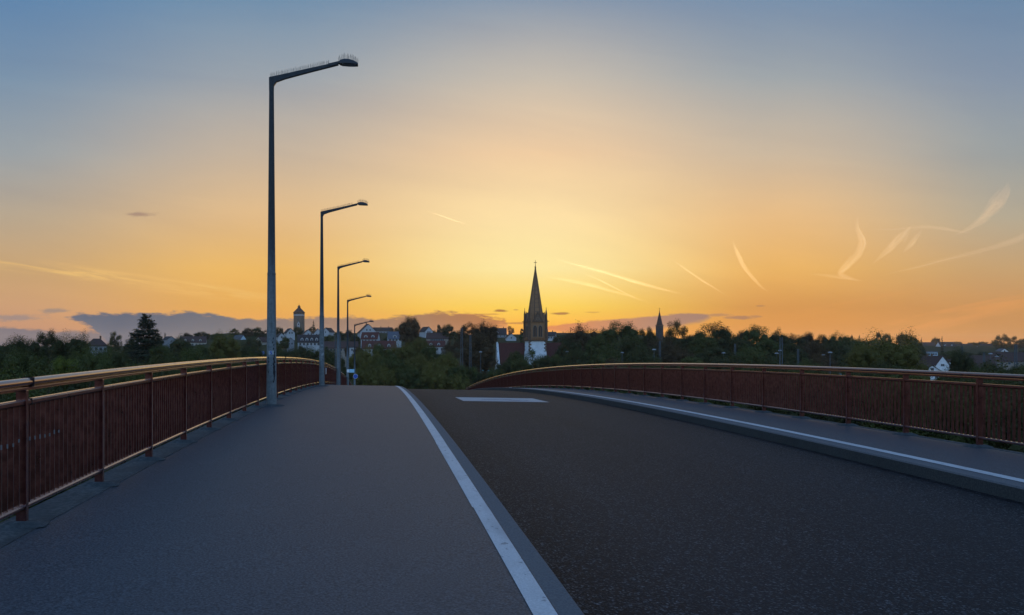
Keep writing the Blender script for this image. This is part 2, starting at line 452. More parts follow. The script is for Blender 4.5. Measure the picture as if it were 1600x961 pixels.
def leafmat(name, dark, light, trans):
    def f(q, b):
        at = q.n('ShaderNodeAttribute'); at.attribute_name = 'tint'
        oi = q.n('ShaderNodeObjectInfo')
        v = q.m('MULTIPLY_ADD', oi.outputs['Random'], .3, q.m('MULTIPLY', at.outputs['Fac'], .8), clamp=True)
        c = q.mix(v, dark, light)
        q.t.links.new(c, b.inputs['Base Color'])
        tr = q.n('ShaderNodeBsdfTranslucent')
        q.t.links.new(q.mix(1.0, c, trans, 'MULTIPLY'), tr.inputs[0])
        ms = q.n('ShaderNodeMixShader'); ms.inputs[0].default_value = .3
        q.t.links.new(b.outputs[0], ms.inputs[1]); q.t.links.new(tr.outputs[0], ms.inputs[2])
        q.t.links.new(ms.outputs[0], q.t.nodes['Material Output'].inputs[0])
    return mat(name, dark, .7, .2, build=f)
LEAF = {'green': leafmat('green leaves', (.042,.046,.013), (.105,.115,.030), (1.1,1.2,.5)),
        'dark': leafmat('dark green leaves', (.034,.034,.012), (.080,.082,.026), (1.0,1.1,.5)),
        'olive': leafmat('olive leaves', (.075,.066,.014), (.175,.155,.036), (1.2,1.1,.4)),
        'bright': leafmat('bright green leaves', (.07,.085,.012), (.19,.21,.034), (1.1,1.2,.4)),
        'brown': leafmat('reddish brown leaves', (.052,.036,.016), (.105,.070,.032), (1.2,1.0,.5)),
        'needle': leafmat('spruce needles', (.022,.026,.014), (.052,.056,.028), (1.0,1.1,.6))}
def ground(q, b):
    tcn = q.n('ShaderNodeTexCoord').outputs['Object']
    n1 = q.noise(tcn, .04, 6, .65); n2 = q.noise(tcn, .6, 5, .7)
    c = q.mix(q.mr(n1, .35, .65), (.034,.036,.012), (.052,.046,.022))
    c = q.mix(q.m('MULTIPLY', q.mr(n2, .4, .7), .6), c, (.018,.026,.010))
    q.t.links.new(c, b.inputs['Base Color'])
    bp = q.n('ShaderNodeBump'); bp.inputs['Strength'].default_value = .6; bp.inputs['Distance'].default_value = .3
    q.t.links.new(n2, bp.inputs['Height']); q.t.links.new(bp.outputs[0], b.inputs['Normal'])
M_ground = mat('grassy ground', (.04,.05,.02), 1.0, .05, build=ground)

# ================================================================== terrain
def terrain_h(x, y):
    far = sstep(150, 520, x)
    y0 = 320 + 60 * far
    y1 = 720 + 420 * far
    amp = 29 - 5.5 * far - 11 * (1 - sstep(-.30, -.17, x / max(60, y)))
    t = min(1, max(0, (y - y0) / (y1 - y0)))
    h = -12 + amp * (.55 * t + .45 * t * t * (3 - 2 * t))
    h += 5.0 * sstep(-12, -40, x) * (1 - sstep(300, 420, y))
    h += 1.2 * sstep(720, 900, y) * (1 - far)
    h -= 16 * sstep(1300, 2600, y)
    h += (math.sin(x * .021 + y * .013) + math.sin(x * .037 - y * .019 + 2)) * .45 * sstep(40, 120, abs(y) + abs(x))
    return h

def make_terrain():
    xs = sorted(set([-2400, -2000, -1500] + list(range(-1200, 1601, 25)) + [2000, 2600]))
    ys = sorted(set([-600, -300] + list(range(-150, 1400, 18)) + [1500, 1700, 2000, 2400, 3000]))
    vs = [(x, y, terrain_h(x, y)) for y in ys for x in xs]
    n = len(xs)
    fs = [(j*n+i, j*n+i+1, (j+1)*n+i+1, (j+1)*n+i) for j in range(len(ys)-1) for i in range(n-1)]
    o = MB().add(vs, fs).build('terrain', M_ground, smooth=True)
    tag(o, kind='structure')
make_terrain()

# ================================================================== bridge
def zp(y):
    k = .000617
    if y > 110: return -k * 90 ** 2 - 2 * k * 90 * (y - 110)
    if y < -40: return -k * 60 ** 2 + 2 * k * 60 * (y + 40)
    return -k * (y - 20) ** 2
def zd(x, y): return zp(y) - .0155 * (x + 3)       # footway level: crest curve plus crossfall
ROADDROP = .172
YS = [-30 + 2 * i for i in range(104)]             # -30 .. 176

def strip(name, x0, x1, dz, m, ys=YS, thick=None, nx=1):
    """a sheet following the bridge's crest curve; with thick, a solid slab"""
    mb = MB()
    xs = [x0 + (x1 - x0) * i / nx for i in range(nx + 1)]
    rows_ = []
    vs = []
    for y in ys:
        for x in xs: vs.append((x, y, zd(x, y) + dz))
    n = nx + 1
    fs = [(j*n+i, j*n+i+1, (j+1)*n+i+1, (j+1)*n+i) for j in range(len(ys)-1) for i in range(nx)]
    if thick:
        b = len(vs)
        for y in ys:
            for x in xs: vs.append((x, y, zd(x, y) + dz - thick))
        fs += [(b+(j+1)*n+i, b+(j+1)*n+i+1, b+j*n+i+1, b+j*n+i) for j in range(len(ys)-1) for i in range(nx)]
        for j in range(len(ys)-1):
            fs.append((j*n, (j+1)*n, b+(j+1)*n, b+j*n))
            fs.append((j*n+nx, b+j*n+nx, b+(j+1)*n+nx, (j+1)*n+nx))
        e = (len(ys)-1)*n
        fs.append((0, b, b+nx, nx) if nx == 1 else tuple(list(range(0, n)) + [b+i for i in reversed(range(n))]))
        fs.append(tuple([e+i for i in reversed(range(n))] + [b+e+i for i in range(n)]))
    mb.add(vs, fs)
    o = mb.build(name, m, smooth=True)
    tag(o, kind='structure')
    return o

strip('road', 1.24, 7.53, -ROADDROP, M_asphalt, thick=.10, nx=4)
strip('footpath', -2.85, 1.075, 0, M_path, thick=.25, nx=2)
strip('footpath', 7.80, 10.02, 0, M_path, thick=.25, nx=2)
# kerbs: a top strip and a vertical face towards the road
def kerb(x0, x1, roadside):
    mb = MB()
    for j in range(len(YS) - 1):
        ya, yb = YS[j], YS[j+1]
        prof = [(x0, 0), (x1, 0), (x1, -.24), (x0, -.24)]
        if roadside > 0: prof = [(x0, .0), (x1-.02, .0), (x1, -.02), (x1+.012, -.24), (x0, -.24)]
        else: prof = [(x0, -.02), (x0+.02, 0), (x1, 0), (x1, -.24), (x0-.012, -.24)]
        n = len(prof)
        vs = [(x, ya, zd(x, ya)+d) for x, d in prof] + [(x, yb, zd(x, yb)+d) for x, d in prof]
        for i in range(n):
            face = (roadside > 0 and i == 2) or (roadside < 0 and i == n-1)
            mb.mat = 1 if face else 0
            mb.add([vs[i], vs[(i+1) % n], vs[n+(i+1) % n], vs[n+i]], [(0, 1, 2, 3)])
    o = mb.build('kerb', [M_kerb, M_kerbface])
    tag(o, kind='structure')
kerb(1.075, 1.24, 1)
kerb(7.53, 7.80, -1)
strip('edge_beam', -3.22, -2.85, .006, M_edge, thick=.5)
strip('edge_beam', 10.02, 10.16, .006, M_edge, thick=.5)

# painted markings
def line_strip(x0, x1, dz, m, ys, jags=()):
    mb = MB()
    vs = []
    for y in ys:
        off = 0; w = 0
        for (ya, yb, o_, w_) in jags:
            if ya <= y < yb: off += o_; w += w_
        vs.append((x0+off-w, y, zd(x0, y)+dz)); vs.append((x1+off+w, y, zd(x1, y)+dz))
    fs = [(2*i, 2*i+1, 2*i+3, 2*i+2) for i in range(len(ys)-1)]
    o = mb.add(vs, fs).build('road_marking', m)
    tag(o, kind='structure')
rnd = random.Random(3)
yl = sorted(set([-30 + .5*i for i in range(412)] + [5.0, 5.02, 8.30, 8.32]))
yl = [y + 0 for y in yl]
line_strip(.915, 1.062, .0045, M_line, yl, [(-40, 5.01, .012, .008), (5.01, 8.31, 0, 0), (8.31, 200, -.006, .004), (14, 200, .006, -.002)])
line_strip(7.83, 8.02, .0045, M_line, YS)
# worn white block on the carriageway
def block(x0, x1, y0, y1, dz, m, ragged=0.0, seed=1):
    r = random.Random(seed)
    mb = MB(); n = 14
    top, bot = [], []
    for i in range(n + 1):
        x = x0 + (x1-x0)*i/n
        j = ragged if 0 < i < n else 0
        ya = y0 + r.uniform(-1, 1)*j; yb = y1 + r.uniform(-1, 1)*j
        bot.append((x, ya, zd(x, ya)-ROADDROP+dz)); top.append((x, yb, zd(x, yb)-ROADDROP+dz))
    vs = bot + top
    o = mb.add(vs, [(i, i+1, n+2+i, n+1+i) for i in range(n)]).build('road_marking', m)
    tag(o, kind='structure')
block(2.9, 5.85, 29.4, 32.7, .0045, M_oldpaint)
block(3.7, 4.8, 30.8, 31.15, .0085, M_patch, .12, 2)
block(4.6, 5.3, 30.3, 30.5, .0125, M_patch, .1, 7)

# bridge structure under the deck
bridge = empty('bridge', (3.5, 60, -12))
tag(bridge, 'concrete road bridge carrying the arched carriageway and two footpaths', 'bridge')
def bridge_part(name, mb):
    for i, v in enumerate(mb.v): mb.v[i] = (v[0]-3.5, v[1]-60, v[2]+12)
    return mb.build(name, M_conc, bridge)
mb = MB()
xs = [-3.18, -2.2, -1.2, 8.2, 9.2, 10.12]
dd = [-.52, -.60, -1.3, -1.3, -.60, -.52]
for j in range(len(YS)-1):
    ya, yb = YS[j], YS[j+1]
    prof = [(x, d) for x, d in zip(xs, dd)] + [(10.12, -.28), (-3.18, -.28)]
    n = len(prof)
    vs = [(x, ya, zd(x, ya)+d) for x, d in prof] + [(x, yb, zd(x, yb)+d) for x, d in prof]
    mb.add(vs, [(i, (i+1) % n, n+(i+1) % n, n+i) for i in range(n)])
    if j in (0, len(YS)-2):
        mb.add(vs[:n] if j == 0 else vs[n:], [tuple(range(n))])
bridge_part('deck_girder', mb)
for yy in (-12, 22, 56, 90):
    for xx in (1.0, 6.0):
        m2 = MB(); m2.tube([(xx, yy, -13), (xx, yy, zd(xx, yy)-1.25)], .55, 16)
        bridge_part('pier', m2)
m2 = MB()
m2.add([(-3, 112, -14), (10, 112, -14), (10, 176, -14), (-3, 176, -14)] + [(x, y, zd(x, y)-1.2) for x, y in ((-3, 112), (10, 112), (10, 176), (-3, 176))],
       [(3,2,1,0),(4,5,6,7),(0,1,5,4),(1,2,6,5),(2,3,7,6),(3,0,4,7)])
bridge_part('abutment', m2)

# ------------------------------------------------------------------ railings
def railing(x_in, side, y_first, n_posts, label):
    """x_in: face towards the footway; side=-1 rail left of the footway, +1 right of it"""
    root = empty('railing', (x_in, y_first, zd(x_in, y_first)))
    tag(root, label, 'railing', 'maroon bridge railings')
    O = Vector(root.location)
    def xx(d): return x_in + side * d                # d metres outward from the inner face
    def q(x, y, h): return Vector((x, y, zd(x_in, y) + h)) - O
    ysr = [y_first + 2*k for k in range(n_posts)]
    ysm = [y_first + k for k in range(2*n_posts-1)]
    # handrail: oval tube on a flat bar
    def sweep(prof, name, ys, mat_=M_rail, smooth=True, parent=root):
        mb = MB(); n = len(prof)
        vs = [q(xx(d), y, h) for y in ys for d, h in prof]
        fs = [(j*n+i, j*n+(i+1) % n, (j+1)*n+(i+1) % n, (j+1)*n+i) for j in range(len(ys)-1) for i in range(n)]
        fs += [tuple(range(n)), tuple((len(ys)-1)*n+i for i in reversed(range(n)))]
        return mb.add(vs, fs).build(name, mat_, parent, smooth=smooth)
    oval = [(.045+.050*math.cos(a), 1.205+.036*math.sin(a)) for a in [2*math.pi*k/14 for k in range(14)]]
    hr = sweep(oval, 'handrail', ysm)
    def rbox(d0, d1, h0, h1, r=.008):
        return [(d0+r, h0), (d1-r, h0), (d1, h0+r), (d1, h1-r), (d1-r, h1), (d0+r, h1), (d0, h1-r), (d0, h0+r)]
    sweep(rbox(.005, .085, 1.138, 1.168), 'handrail_bar', ysm)
    sweep(rbox(.012, .078, 1.012, 1.062, .012), 'mid_rail', ysm)
    sweep(rbox(.012, .078, .135, .175, .012), 'bottom_rail', ysm)
    pm = bpy.data.meshes
    post_me = None; base_me = None; cm = None
    for k, y in enumerate(ysr):
        if post_me is None:
            po = MB().box(0, side*.09, -.025, .025, .012, 1.140).build('post', M_rail, root, bevel=.004)
            post_me = po.data
            bmb = MB()
            r = random.Random(4)
            ring0 = []; ring1 = []
            for a in range(16):
                an = 2*math.pi*a/16
                w = (abs(math.cos(an))**4 + abs(math.sin(an))**4) ** -.25
                rr = 1 + r.uniform(-.08, .08)
                ring0.append((side*.03+.20*w*math.cos(an)*rr, .16*w*math.sin(an)*rr, .0))
                ring1.append((side*.04+.11*w*math.cos(an), .08*w*math.sin(an), .035))
            bmb.add(ring0+ring1, [(i, (i+1) % 16, 16+(i+1) % 16, 16+i) for i in range(16)] + [tuple(range(16, 32))])
            ba = bmb.build('base_mound', M_edge, po, smooth=True)
            base_me = ba.data
        else:
            po = link('post', post_me, root)
            b = po.modifiers.new('bevel', 'BEVEL'); b.width = .004; b.segments = 2
            ba = link('base_mound', base_me, po)
        po.location = q(x_in, y, 0)
        ba.location = (0, 0, .004)
    # bars of one bay are one panel
    bay_me = {}
    for k in range(n_posts-1):
        mb = MB()
        y0 = ysr[k]
        for i in range(1, 18):
            y = y0 + 2*i/18
            h0 = zd(x_in, y) - zd(x_in, y0)
            mb.box(side*.024, side*.066, y-y0-.006, y-y0+.006, .17+h0, 1.02+h0)
        o = mb.build('bar_panel', M_rail, root)
        o.location = q(x_in, y0, 0)
    return root, q, ysr

rl, ql, ysl = railing(-2.97, -1, -2.75, 52, 'maroon bar railing with bronze glinting handrail left of the wide footpath')
rr_, qr, ysrr = railing(9.97, 1, 0.3, 50, 'maroon bar railing along the narrow footpath right of the carriageway')
# joints in the left handrail, pale tape rests on the near bars, a notice on a far bay
for y in (7.37, 27.37, 47.37):
    for (d0, d1, h0, h1) in ((-.009, .099, 1.165, 1.245), (.009, .082, 1.009, 1.066)):
        c = ql(-2.97, y, 0)
        MB().box(c.x-d1, c.x-d0, c.y-.006, c.y+.006, c.z+h0, c.z+h1).build('rail_joint', M_seam, rl)
r = random.Random(8)
for i in list(range(-4, 0)) + list(range(1, 8)):
    y = ysl[5] + 2*i/18
    c = ql(-2.97, y, 0); h = .70 + r.uniform(-.012, .012)
    MB().box(c.x-.030, c.x-.0225, c.y-.0075, c.y+.0075, c.z+h, c.z+h+r.uniform(.025, .04)).build('tape_remnant', M_tape, rl)
nb = MB(); c = ql(-2.97, 48.2, 0)
nb.box(c.x+.0, c.x+.012, c.y-.16, c.y+.16, c.z+.62, c.z+.95)
nb.box(c.x-.03, c.x+.001, c.y-.02, c.y+.02, c.z+.6, c.z+.97)
no = nb.build('notice_plate', M_stick1)
no.data.transform(Matrix.Translation(Vector(rl.location)))
tag(no, 'small pale notice plate fixed to the bars between the second and third lamps', 'notice')

# ------------------------------------------------------------------ street lamps
H = 8.33
def make_lamp():
    root = empty('street_lamp', (0, 0, 0))
    mb = MB()
    zs = [0, .6, 1.2, 2.5, 3.35, 3.36, 5, 6.5, 8.0, H-.02]
    rs = [.132, .128, .124, .114, .107, .100, .086, .074, .062, .060]
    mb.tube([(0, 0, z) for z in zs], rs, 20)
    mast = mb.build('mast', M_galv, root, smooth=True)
    d = MB().tube([(0, 0, 3.345), (0, 0, 3.39)], [.112, .106], 20)
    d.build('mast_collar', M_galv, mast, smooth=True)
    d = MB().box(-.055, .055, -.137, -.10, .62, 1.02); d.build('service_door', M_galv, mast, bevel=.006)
    b = MB().tube([(0, 0, 0), (0, 0, .02), (0, 0, .045)], [.34, .30, .15], 20); b.build('mortar_base', M_edge, root, smooth=True)
    # bracket arm with a gusset knee
    am = MB()
    out = [(-.060, H-.02-.30), (-.062, H+.035), (.35, H+.125), (1.0, H+.27), (1.70, H+.425), (1.71, H+.345), (1.0, H+.165), (.35, H-.01), (.13, H-.09), (.062, H-.19), (.060, H-.30)]
    am.prism(out, -.045, .045)
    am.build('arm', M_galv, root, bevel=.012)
    cl = MB(); cl.prism([(1.44, H+.32), (1.60, H+.33), (1.74, H+.40), (1.72, H+.44), (1.44, H+.375)], -.055, .055)
    cl.build('head_clamp', M_lamphead, root, bevel=.006)
    hd = MB()
    secs = [(1.70, .05, .43, .40), (1.76, .09, .485, .365), (1.86, .135, .505, .36), (1.98, .14, .495, .352), (2.09, .125, .46, .345), (2.17, .10, .42, .340), (2.205, .08, .385, .338)]
    n = 10; vs = []
    for (x, w, zt, zb) in secs:
        for k in range(n):
            a = math.pi * k / (n-1)
            vs.append((x, -w*math.cos(a), H + zb + .025 + (zt-zb-.025)*math.sin(a)**.7))
        vs.append((x, w, H+zb)); vs.append((x, -w, H+zb))
    m_ = n + 2
    fs = [(j*m_+i, j*m_+(i+1) % m_, (j+1)*m_+(i+1) % m_, (j+1)*m_+i) for j in range(len(secs)-1) for i in range(m_)]
    fs += [tuple(range(m_)), tuple((len(secs)-1)*m_+i for i in reversed(range(m_)))]
    hd.add(vs, fs)
    head = hd.build('lamp_head', M_lamphead, root, smooth=True)
    gl = MB()
    gl.add([(1.80, -.10, H+.352), (1.80, .10, H+.352), (2.15, .085, H+.332), (2.15, -.085, H+.332),
            (1.80, -.10, H+.368), (1.80, .10, H+.368), (2.15, .085, H+.35), (2.15, -.085, H+.35)], [(3,2,1,0),(4,5,6,7),(0,1,5,4),(1,2,6,5),(2,3,7,6),(3,0,4,7)])
    gl.build('lamp_glass', M_glass, head)
    sp = MB(); r = random.Random(2)
    for i in range(62):
        x = -.03 + i * 1.52/62
        z = H + .035 + (x+.06)*.2215 if x < 1.7 else 0
        for s in (-1, 1):
            sp.tube([(x, s*.01, z-.02), (x+r.uniform(-.02, .02), s*r.uniform(.03, .06), z+.095+r.uniform(-.01, .015))], .0026, 3, caps=False)
    sp.build('bird_spikes', M_wire, root)
    sp2 = MB()
    for i in range(16):
        x = 1.705 + i * .52/16
        zt = np.interp(x, [s[0] for s in secs], [s[2] for s in secs])
        for s in (-1, 0, 1):
            sp2.tube([(x, s*.05, H+zt-.03), (x+r.uniform(-.02, .02), s*.085, H+zt+.115+r.uniform(-.015, .02))], .0030, 3, caps=False)
    sp2.build('bird_spikes', M_wire, head)
    return root

def mast_patch(parent, name, m, pts, w, rad=lambda z: .132-.0085*z, off=.0035):
    """strokes on the round mast: points are (angle in degrees from the viewer's side, height)"""
    mb = MB()
    for stroke in pts:
        for (a0, z0), (a1, z1) in zip(stroke[:-1], stroke[1:]):
            n = max(1, int(abs(a1-a0)/8))
            for i in range(n):
                ta, tb = i/n, (i+1)/n
                A, B = a0+(a1-a0)*ta, a0+(a1-a0)*tb
                ZA, ZB = z0+(z1-z0)*ta, z0+(z1-z0)*tb
                dA = R(B-A)*.13; dZ = ZB-ZA; L = math.hypot(dA, dZ) or 1e-6
                pa, pz = -dZ/L*w/2, dA/L*w/2           # across the stroke
                ea, ez = dA/L*w*.3, dZ/L*w*.3
                vs = []
                for (a, z) in ((R(A)*.13+pa-ea, ZA+pz-ez), (R(B)*.13+pa+ea, ZB+pz+ez), (R(B)*.13-pa+ea, ZB-pz+ez), (R(A)*.13-pa-ea, ZA-pz-ez)):
                    rr = rad(z)+off; t = a/.13
                    vs.append((rr*math.sin(t), -rr*math.cos(t), z))
                mb.add(vs, [(0, 1, 2, 3)])
    return mb.build(name, m, parent)

poles = [(-2.735, 21.85), (-2.735, 41.1), (-2.86, 60.3), (-2.90, 79.6), (-2.80, 99.0)]
plabels = ['nearest street lamp, tallest in view, black graffiti scrawled down its mast',
           'second street lamp with stickers and dark spots down its mast',
           'third street lamp, the one beside the slim tube frame on the footpath',
           'fourth street lamp, carrying a small pale blue sign on its mast',
           'farthest street lamp, lowest of the five, carrying a dark blue round sign']
lamp = make_lamp()
lamps = [lamp]
for i in range(1, 5): lamps.append(copy_tree(lamp))
for o, (x, y), lb in zip(lamps, poles, plabels):
    o.location = (x, y, zd(x, y))
    tag(o, lb, 'street lamp', 'street lamps along the left footpath')
def child(o, name): return [c for c in o.children if c.name.split('.')[0] == name][0]
m1 = child(lamps[0], 'mast')
def hz(py, i=0): return (634 - py) / 61.3
g1 = [[(46, hz(556)), (30, hz(561)), (52, hz(566)), (26, hz(569)), (50, hz(573))], [(38, hz(558)), (34, hz(585))], [(6, hz(571)), (20, hz(574)), (44, hz(571))],
      [(30, hz(574)), (44, hz(581)), (10, hz(580))], [(22, hz(583)), (52, hz(580)), (46, hz(588))], [(44, hz(574)), (40, hz(592)), (30, hz(597))]]
mast_patch(m1, 'graffiti', M_black, g1, .030)
g2 = [[(a, z), (a+4, z+.03)] for a, z in [(-35, hz(560)), (-28, hz(566)), (-30, hz(582)), (20, hz(536)), (34, hz(540)), (28, hz(546)), (42, hz(552)), (26, hz(530)), (38, hz(556))]]
mast_patch(m1, 'graffiti', M_black, g2, .028)
mast_patch(m1, 'sticker', M_stick1, [[(-14, hz(551)), (16, hz(551))]], .10)
mast_patch(m1, 'sticker', M_bluep, [[(-14, hz(548.6)), (-4, hz(549.6)), (10, hz(548.5))], [(-12, hz(551)), (4, hz(550.6)), (10, hz(553)), (-4, hz(553.6))]], .014, off=.007)
m2_ = child(lamps[1], 'mast')
def hz2(py): return (601 - py) / 32.6
r = random.Random(5)
mast_patch(m2_, 'sticker', M_stick2, [[(a, hz2(z)), (a+9, hz2(z))] for a, z in [(20, 530), (8, 534), (26, 539.5), (22, 545), (-4, 548), (24, 555), (18, 559)]], .075)
mast_patch(m2_, 'sticker', M_stick1, [[(a, hz2(z)), (a+10, hz2(z))] for a, z in [(22, 524), (6, 537), (-12, 543), (30, 550), (4, 552)]], .09)

def rot_sign(name, verts_fn, *a): pass
# pale blue direction sign on the fourth lamp
x, y = poles[3]
z0 = EYE + (550-579.5)*y/F
s = empty('direction_sign', (x, y, z0))
tag(s, 'small pale blue rectangular sign clamped to the mast of the fourth street lamp', 'sign')
MB().box(.17, .62, -.125, -.105, -.16, .16).build('sign_panel', M_cyan, s, bevel=.01)
MB().box(-.06, .155, -.127, -.107, -.14, .14).build('arrow_panel', M_white, s, bevel=.01)
MB().box(-.10, .60, -.105, -.095, -.03, .03).build('bracket', M_signback, s)
# dark blue round sign on the farthest lamp
x, y = poles[4]
z0 = EYE + (550-588)*y/F
s = empty('round_sign', (x, y, z0))
tag(s, 'dark blue round sign fixed to the mast of the farthest street lamp', 'sign')
def disc(r, y0, y1, n=28): return [(r*math.cos(2*math.pi*k/n)+.1, r*math.sin(2*math.pi*k/n)) for k in range(n)]
MB().prism(disc(.27, 0, 0), -.150, -.142).build('sign_rim', M_white, s)
MB().prism(disc(.245, 0, 0), -.156, -.151).build('sign_face', M_bluep, s)
MB().box(-.1, .3, -.142, -.11, -.03, .03).build('bracket', M_signback, s)
# slim tube frame beside the third lamp
y = 62.0
x0, x1 = (523.9-592)*y/F, (532-592)*y/F
zb = zd(x0, y)
s = empty('sign_frame', ((x0+x1)/2, y, zb))
tag(s, 'slim grey inverted tube frame standing at the railing beside the third lamp', 'sign frame')
zt = EYE + (550-523.5)*y/F - zb; zm = EYE + (550-539.5)*y/F - zb; hw = (x1-x0)/2
MB().tube([(-hw, 0, 0), (-hw, 0, zt-.08), (-hw+.06, 0, zt), (hw-.06, 0, zt), (hw, 0, zt-.08), (hw, 0, 0)], .03, 8).build('frame_tube', M_mast, s, smooth=True)
MB().tube([(-hw, 0, zm), (hw, 0, zm)], .022, 8).build('crossbar', M_mast, s, smooth=True)

# ================================================================== church
def church():
    Y = 310.0; k = Y / F
    c = P(836.5, 550, Y)
    zg = -13.0
    root = empty('church', (c.x, c.y, zg), R(5))
    tag(root, 'sandstone church with tall pointed spire, white lower tower and red roofed nave', 'church')
    def z(py): return EYE + (550-py)*k - zg
    hw = 3.15                                        # half width of the tower
    # white lower tower
    MB().box(-hw, hw, -hw, hw, 0, z(533)).build('tower_base', M_pl['bright'], root)
    q = MB(); r = random.Random(1)
    for sx in (-1, 1):
        for sy in (-1, 1):
            zz = 0; i = 0
            while zz < z(533)-.2:
                a = .85 if i % 2 else .45
                b = .45 if i % 2 else .85
                x0, x1 = sorted((sx*(hw+.03), sx*(hw-a))); y0, y1 = sorted((sy*(hw+.03), sy*(hw-b)))
                q.box(x0, x1, y0, y1, zz, zz+.55); zz += .62; i += 1
    q.build('quoins', M_sandd, root)
    MB().box(1.0, 1.35, -hw-.04, -hw+.1, z(554), z(550.6)).build('slit_window', M_louvre, root)
    # sloped foot
    f = MB(); zt = z(548); e = .55
    f.add([(-hw-e, -hw-e, 0), (hw+e, -hw-e, 0), (hw+e, hw+e, 0), (-hw-e, hw+e, 0), (-hw-.02, -hw-.02, zt), (hw+.02, -hw-.02, zt), (hw+.02, hw+.02, zt), (-hw-.02, hw+.02, zt)], [(3,2,1,0),(4,5,6,7),(0,1,5,4),(1,2,6,5),(2,3,7,6),(3,0,4,7)])
    f.build('tower_foot', M_pl['bright'], root)
    # cornice and gallery
    MB().box(-hw-.35, hw+.35, -hw-.35, hw+.35, z(533), z(531.6)).build('cornice', M_sandd, root)
    gal = MB()
    for i in range(9):
        t = -hw-.2 + i*(2*hw+.4)/8
        for (x, y) in ((t, -hw-.2), (t, hw+.2), (-hw-.2, t), (hw+.2, t)):
            gal.box(x-.13, x+.13, y-.13, y+.13, z(531.6), z(528.6))
    for (x0, x1, y0, y1) in ((-hw-.3, hw+.3, -hw-.3, -hw-.1), (-hw-.3, hw+.3, hw+.1, hw+.3), (-hw-.3, -hw-.1, -hw-.098, hw+.098), (hw+.1, hw+.3, -hw-.098, hw+.098)):
        gal.box(x0, x1, y0, y1, z(528.6), z(527.8))
    gal.build('gallery', M_sand, root)
    # belfry
    hb = hw - .1
    zb0, zb1 = z(531.6), z(502)
    MB().box(-hb, hb, -hb, hb, zb0, zb1).build('belfry', M_sand, root)
    for sx in (-1, 1):
        for sy in (-1, 1):
            t = MB(); x, y = sx*(hb+.05), sy*(hb+.05)
            t.box(x-.5, x+.5, y-.5, y+.5, zb0+.003, z(515))
            t.box(x-.4, x+.4, y-.4, y+.4, z(515), z(500))
            t.box(x-.3, x+.3, y-.3, y+.3, z(500), z(491))
            b = len(t.v)
            t.build('buttress', M_sandd, root)
            pn = MB(); px = .30
            pn.add([(x-px, y-px, z(491)), (x+px, y-px, z(491)), (x+px, y+px, z(491)), (x-px, y+px, z(491)), (x, y, z(482))], [(0,1,4),(1,2,4),(2,3,4),(3,0,4),(3,2,1,0)])
            pn.tube([(x, y, z(484)), (x, y, z(481))], .09, 6)
            pn.build('pinnacle', M_sandd, root)
            gg = MB(); gg.tube([(x, y, z(503)), (x+sx*1.0, y+sy*.25, z(502.3))], [.16, .09], 6); gg.build('gargoyle', M_sandd, root)
    def lancet(cx, hw_, z0, zs, zt, n=8):
        out = [(cx-hw_, z0), (cx-hw_, zs)]
        for i in range(1, n): t = i/n; out.append((cx-hw_*math.cos(t*math.pi/2)**1.0*(1) , zs+(zt-zs)*math.sin(t*math.pi/2)**.9))
        out.append((cx, zt))
        for i in range(n-1, 0, -1): t = i/n; out.append((cx+hw_*math.cos(t*math.pi/2), zs+(zt-zs)*math.sin(t*math.pi/2)**.9))
        out += [(cx+hw_, zs), (cx+hw_, z0)]
        return out
    for rot in range(4):
        M = Matrix.Rotation(rot*math.pi/2, 4, 'Z')
        for cx in (-.98, .98):
            wf = MB(); wf.prism(lancet(cx, .80, z(527), z(514.5), z(508)), -hb-.10, -hb+.02, M)
            o = wf.build('bell_window', M_tracery, root)
            wi = MB(); wi.prism(lancet(cx, .60, z(526.3), z(514.5), z(509.3)), -hb-.13, -hb-.05, M); wi.build('louvre', M_louvre, o)
            mu = MB(); mu.box(cx-.06, cx+.06, -hb-.17, -hb-.131, z(526.3), z(511.5), M); mu.build('mullion', M_sand, o)
        gb = MB(); gb.prism([(-1.9, z(503.5)), (1.9, z(503.5)), (0, z(488.5))], -hb-.28, -hb+1.6, M)
        gab = gb.build('gable', M_sand, root)
        ro = MB()
        for (cx, cz, rr) in ((0, z(498.5), .62), (-.62, z(501.2), .33), (.62, z(501.2), .33), (0, z(494), .33)):
            n = 14
            for a in range(n):
                a0, a1 = 2*math.pi*a/n, 2*math.pi*(a+1)/n
                vs = [M @ Vector((cx+rr_*math.cos(t), yy, cz+rr_*math.sin(t))) for yy in (-hb-.40, -hb-.26) for rr_, t in ((rr, a0), (rr, a1), (rr*.66, a1), (rr*.66, a0))]
                ro.add(vs, [(0,1,2,3),(7,6,5,4),(0,4,5,1),(2,6,7,3)])
        ro.build('rosette', M_tracery, gab)
        cp = MB()
        for s in (-1, 1):
            cp.prism([(s*2.1, z(504)), (s*1.8, z(504)), (0, z(489.7)), (0, z(487))], -hb-.36, -hb-.2, M)
        cp.build('gable_coping', M_sandd, gab)
    # octagonal spire
    sp = MB(); n = 8; R0 = 2.72/math.cos(math.pi/8)
    prof = [(R0, z(502.0)), (R0*.83, z(486)), (R0*.30, z(440)), (.30, z(424)), (.16, z(418))]
    vs = [(rr*math.cos(2*math.pi*(i+.5)/n), rr*math.sin(2*math.pi*(i+.5)/n), zz) for rr, zz in prof for i in range(n)]
    fs = [(j*n+i, j*n+(i+1) % n, (j+1)*n+(i+1) % n, (j+1)*n+i) for j in range(len(prof)-1) for i in range(n)] + [tuple(range(n)), tuple((len(prof)-1)*n+i for i in range(n))]
    sp.add(vs, fs); spire = sp.build('spire', M_sand, root)
    rb = MB()
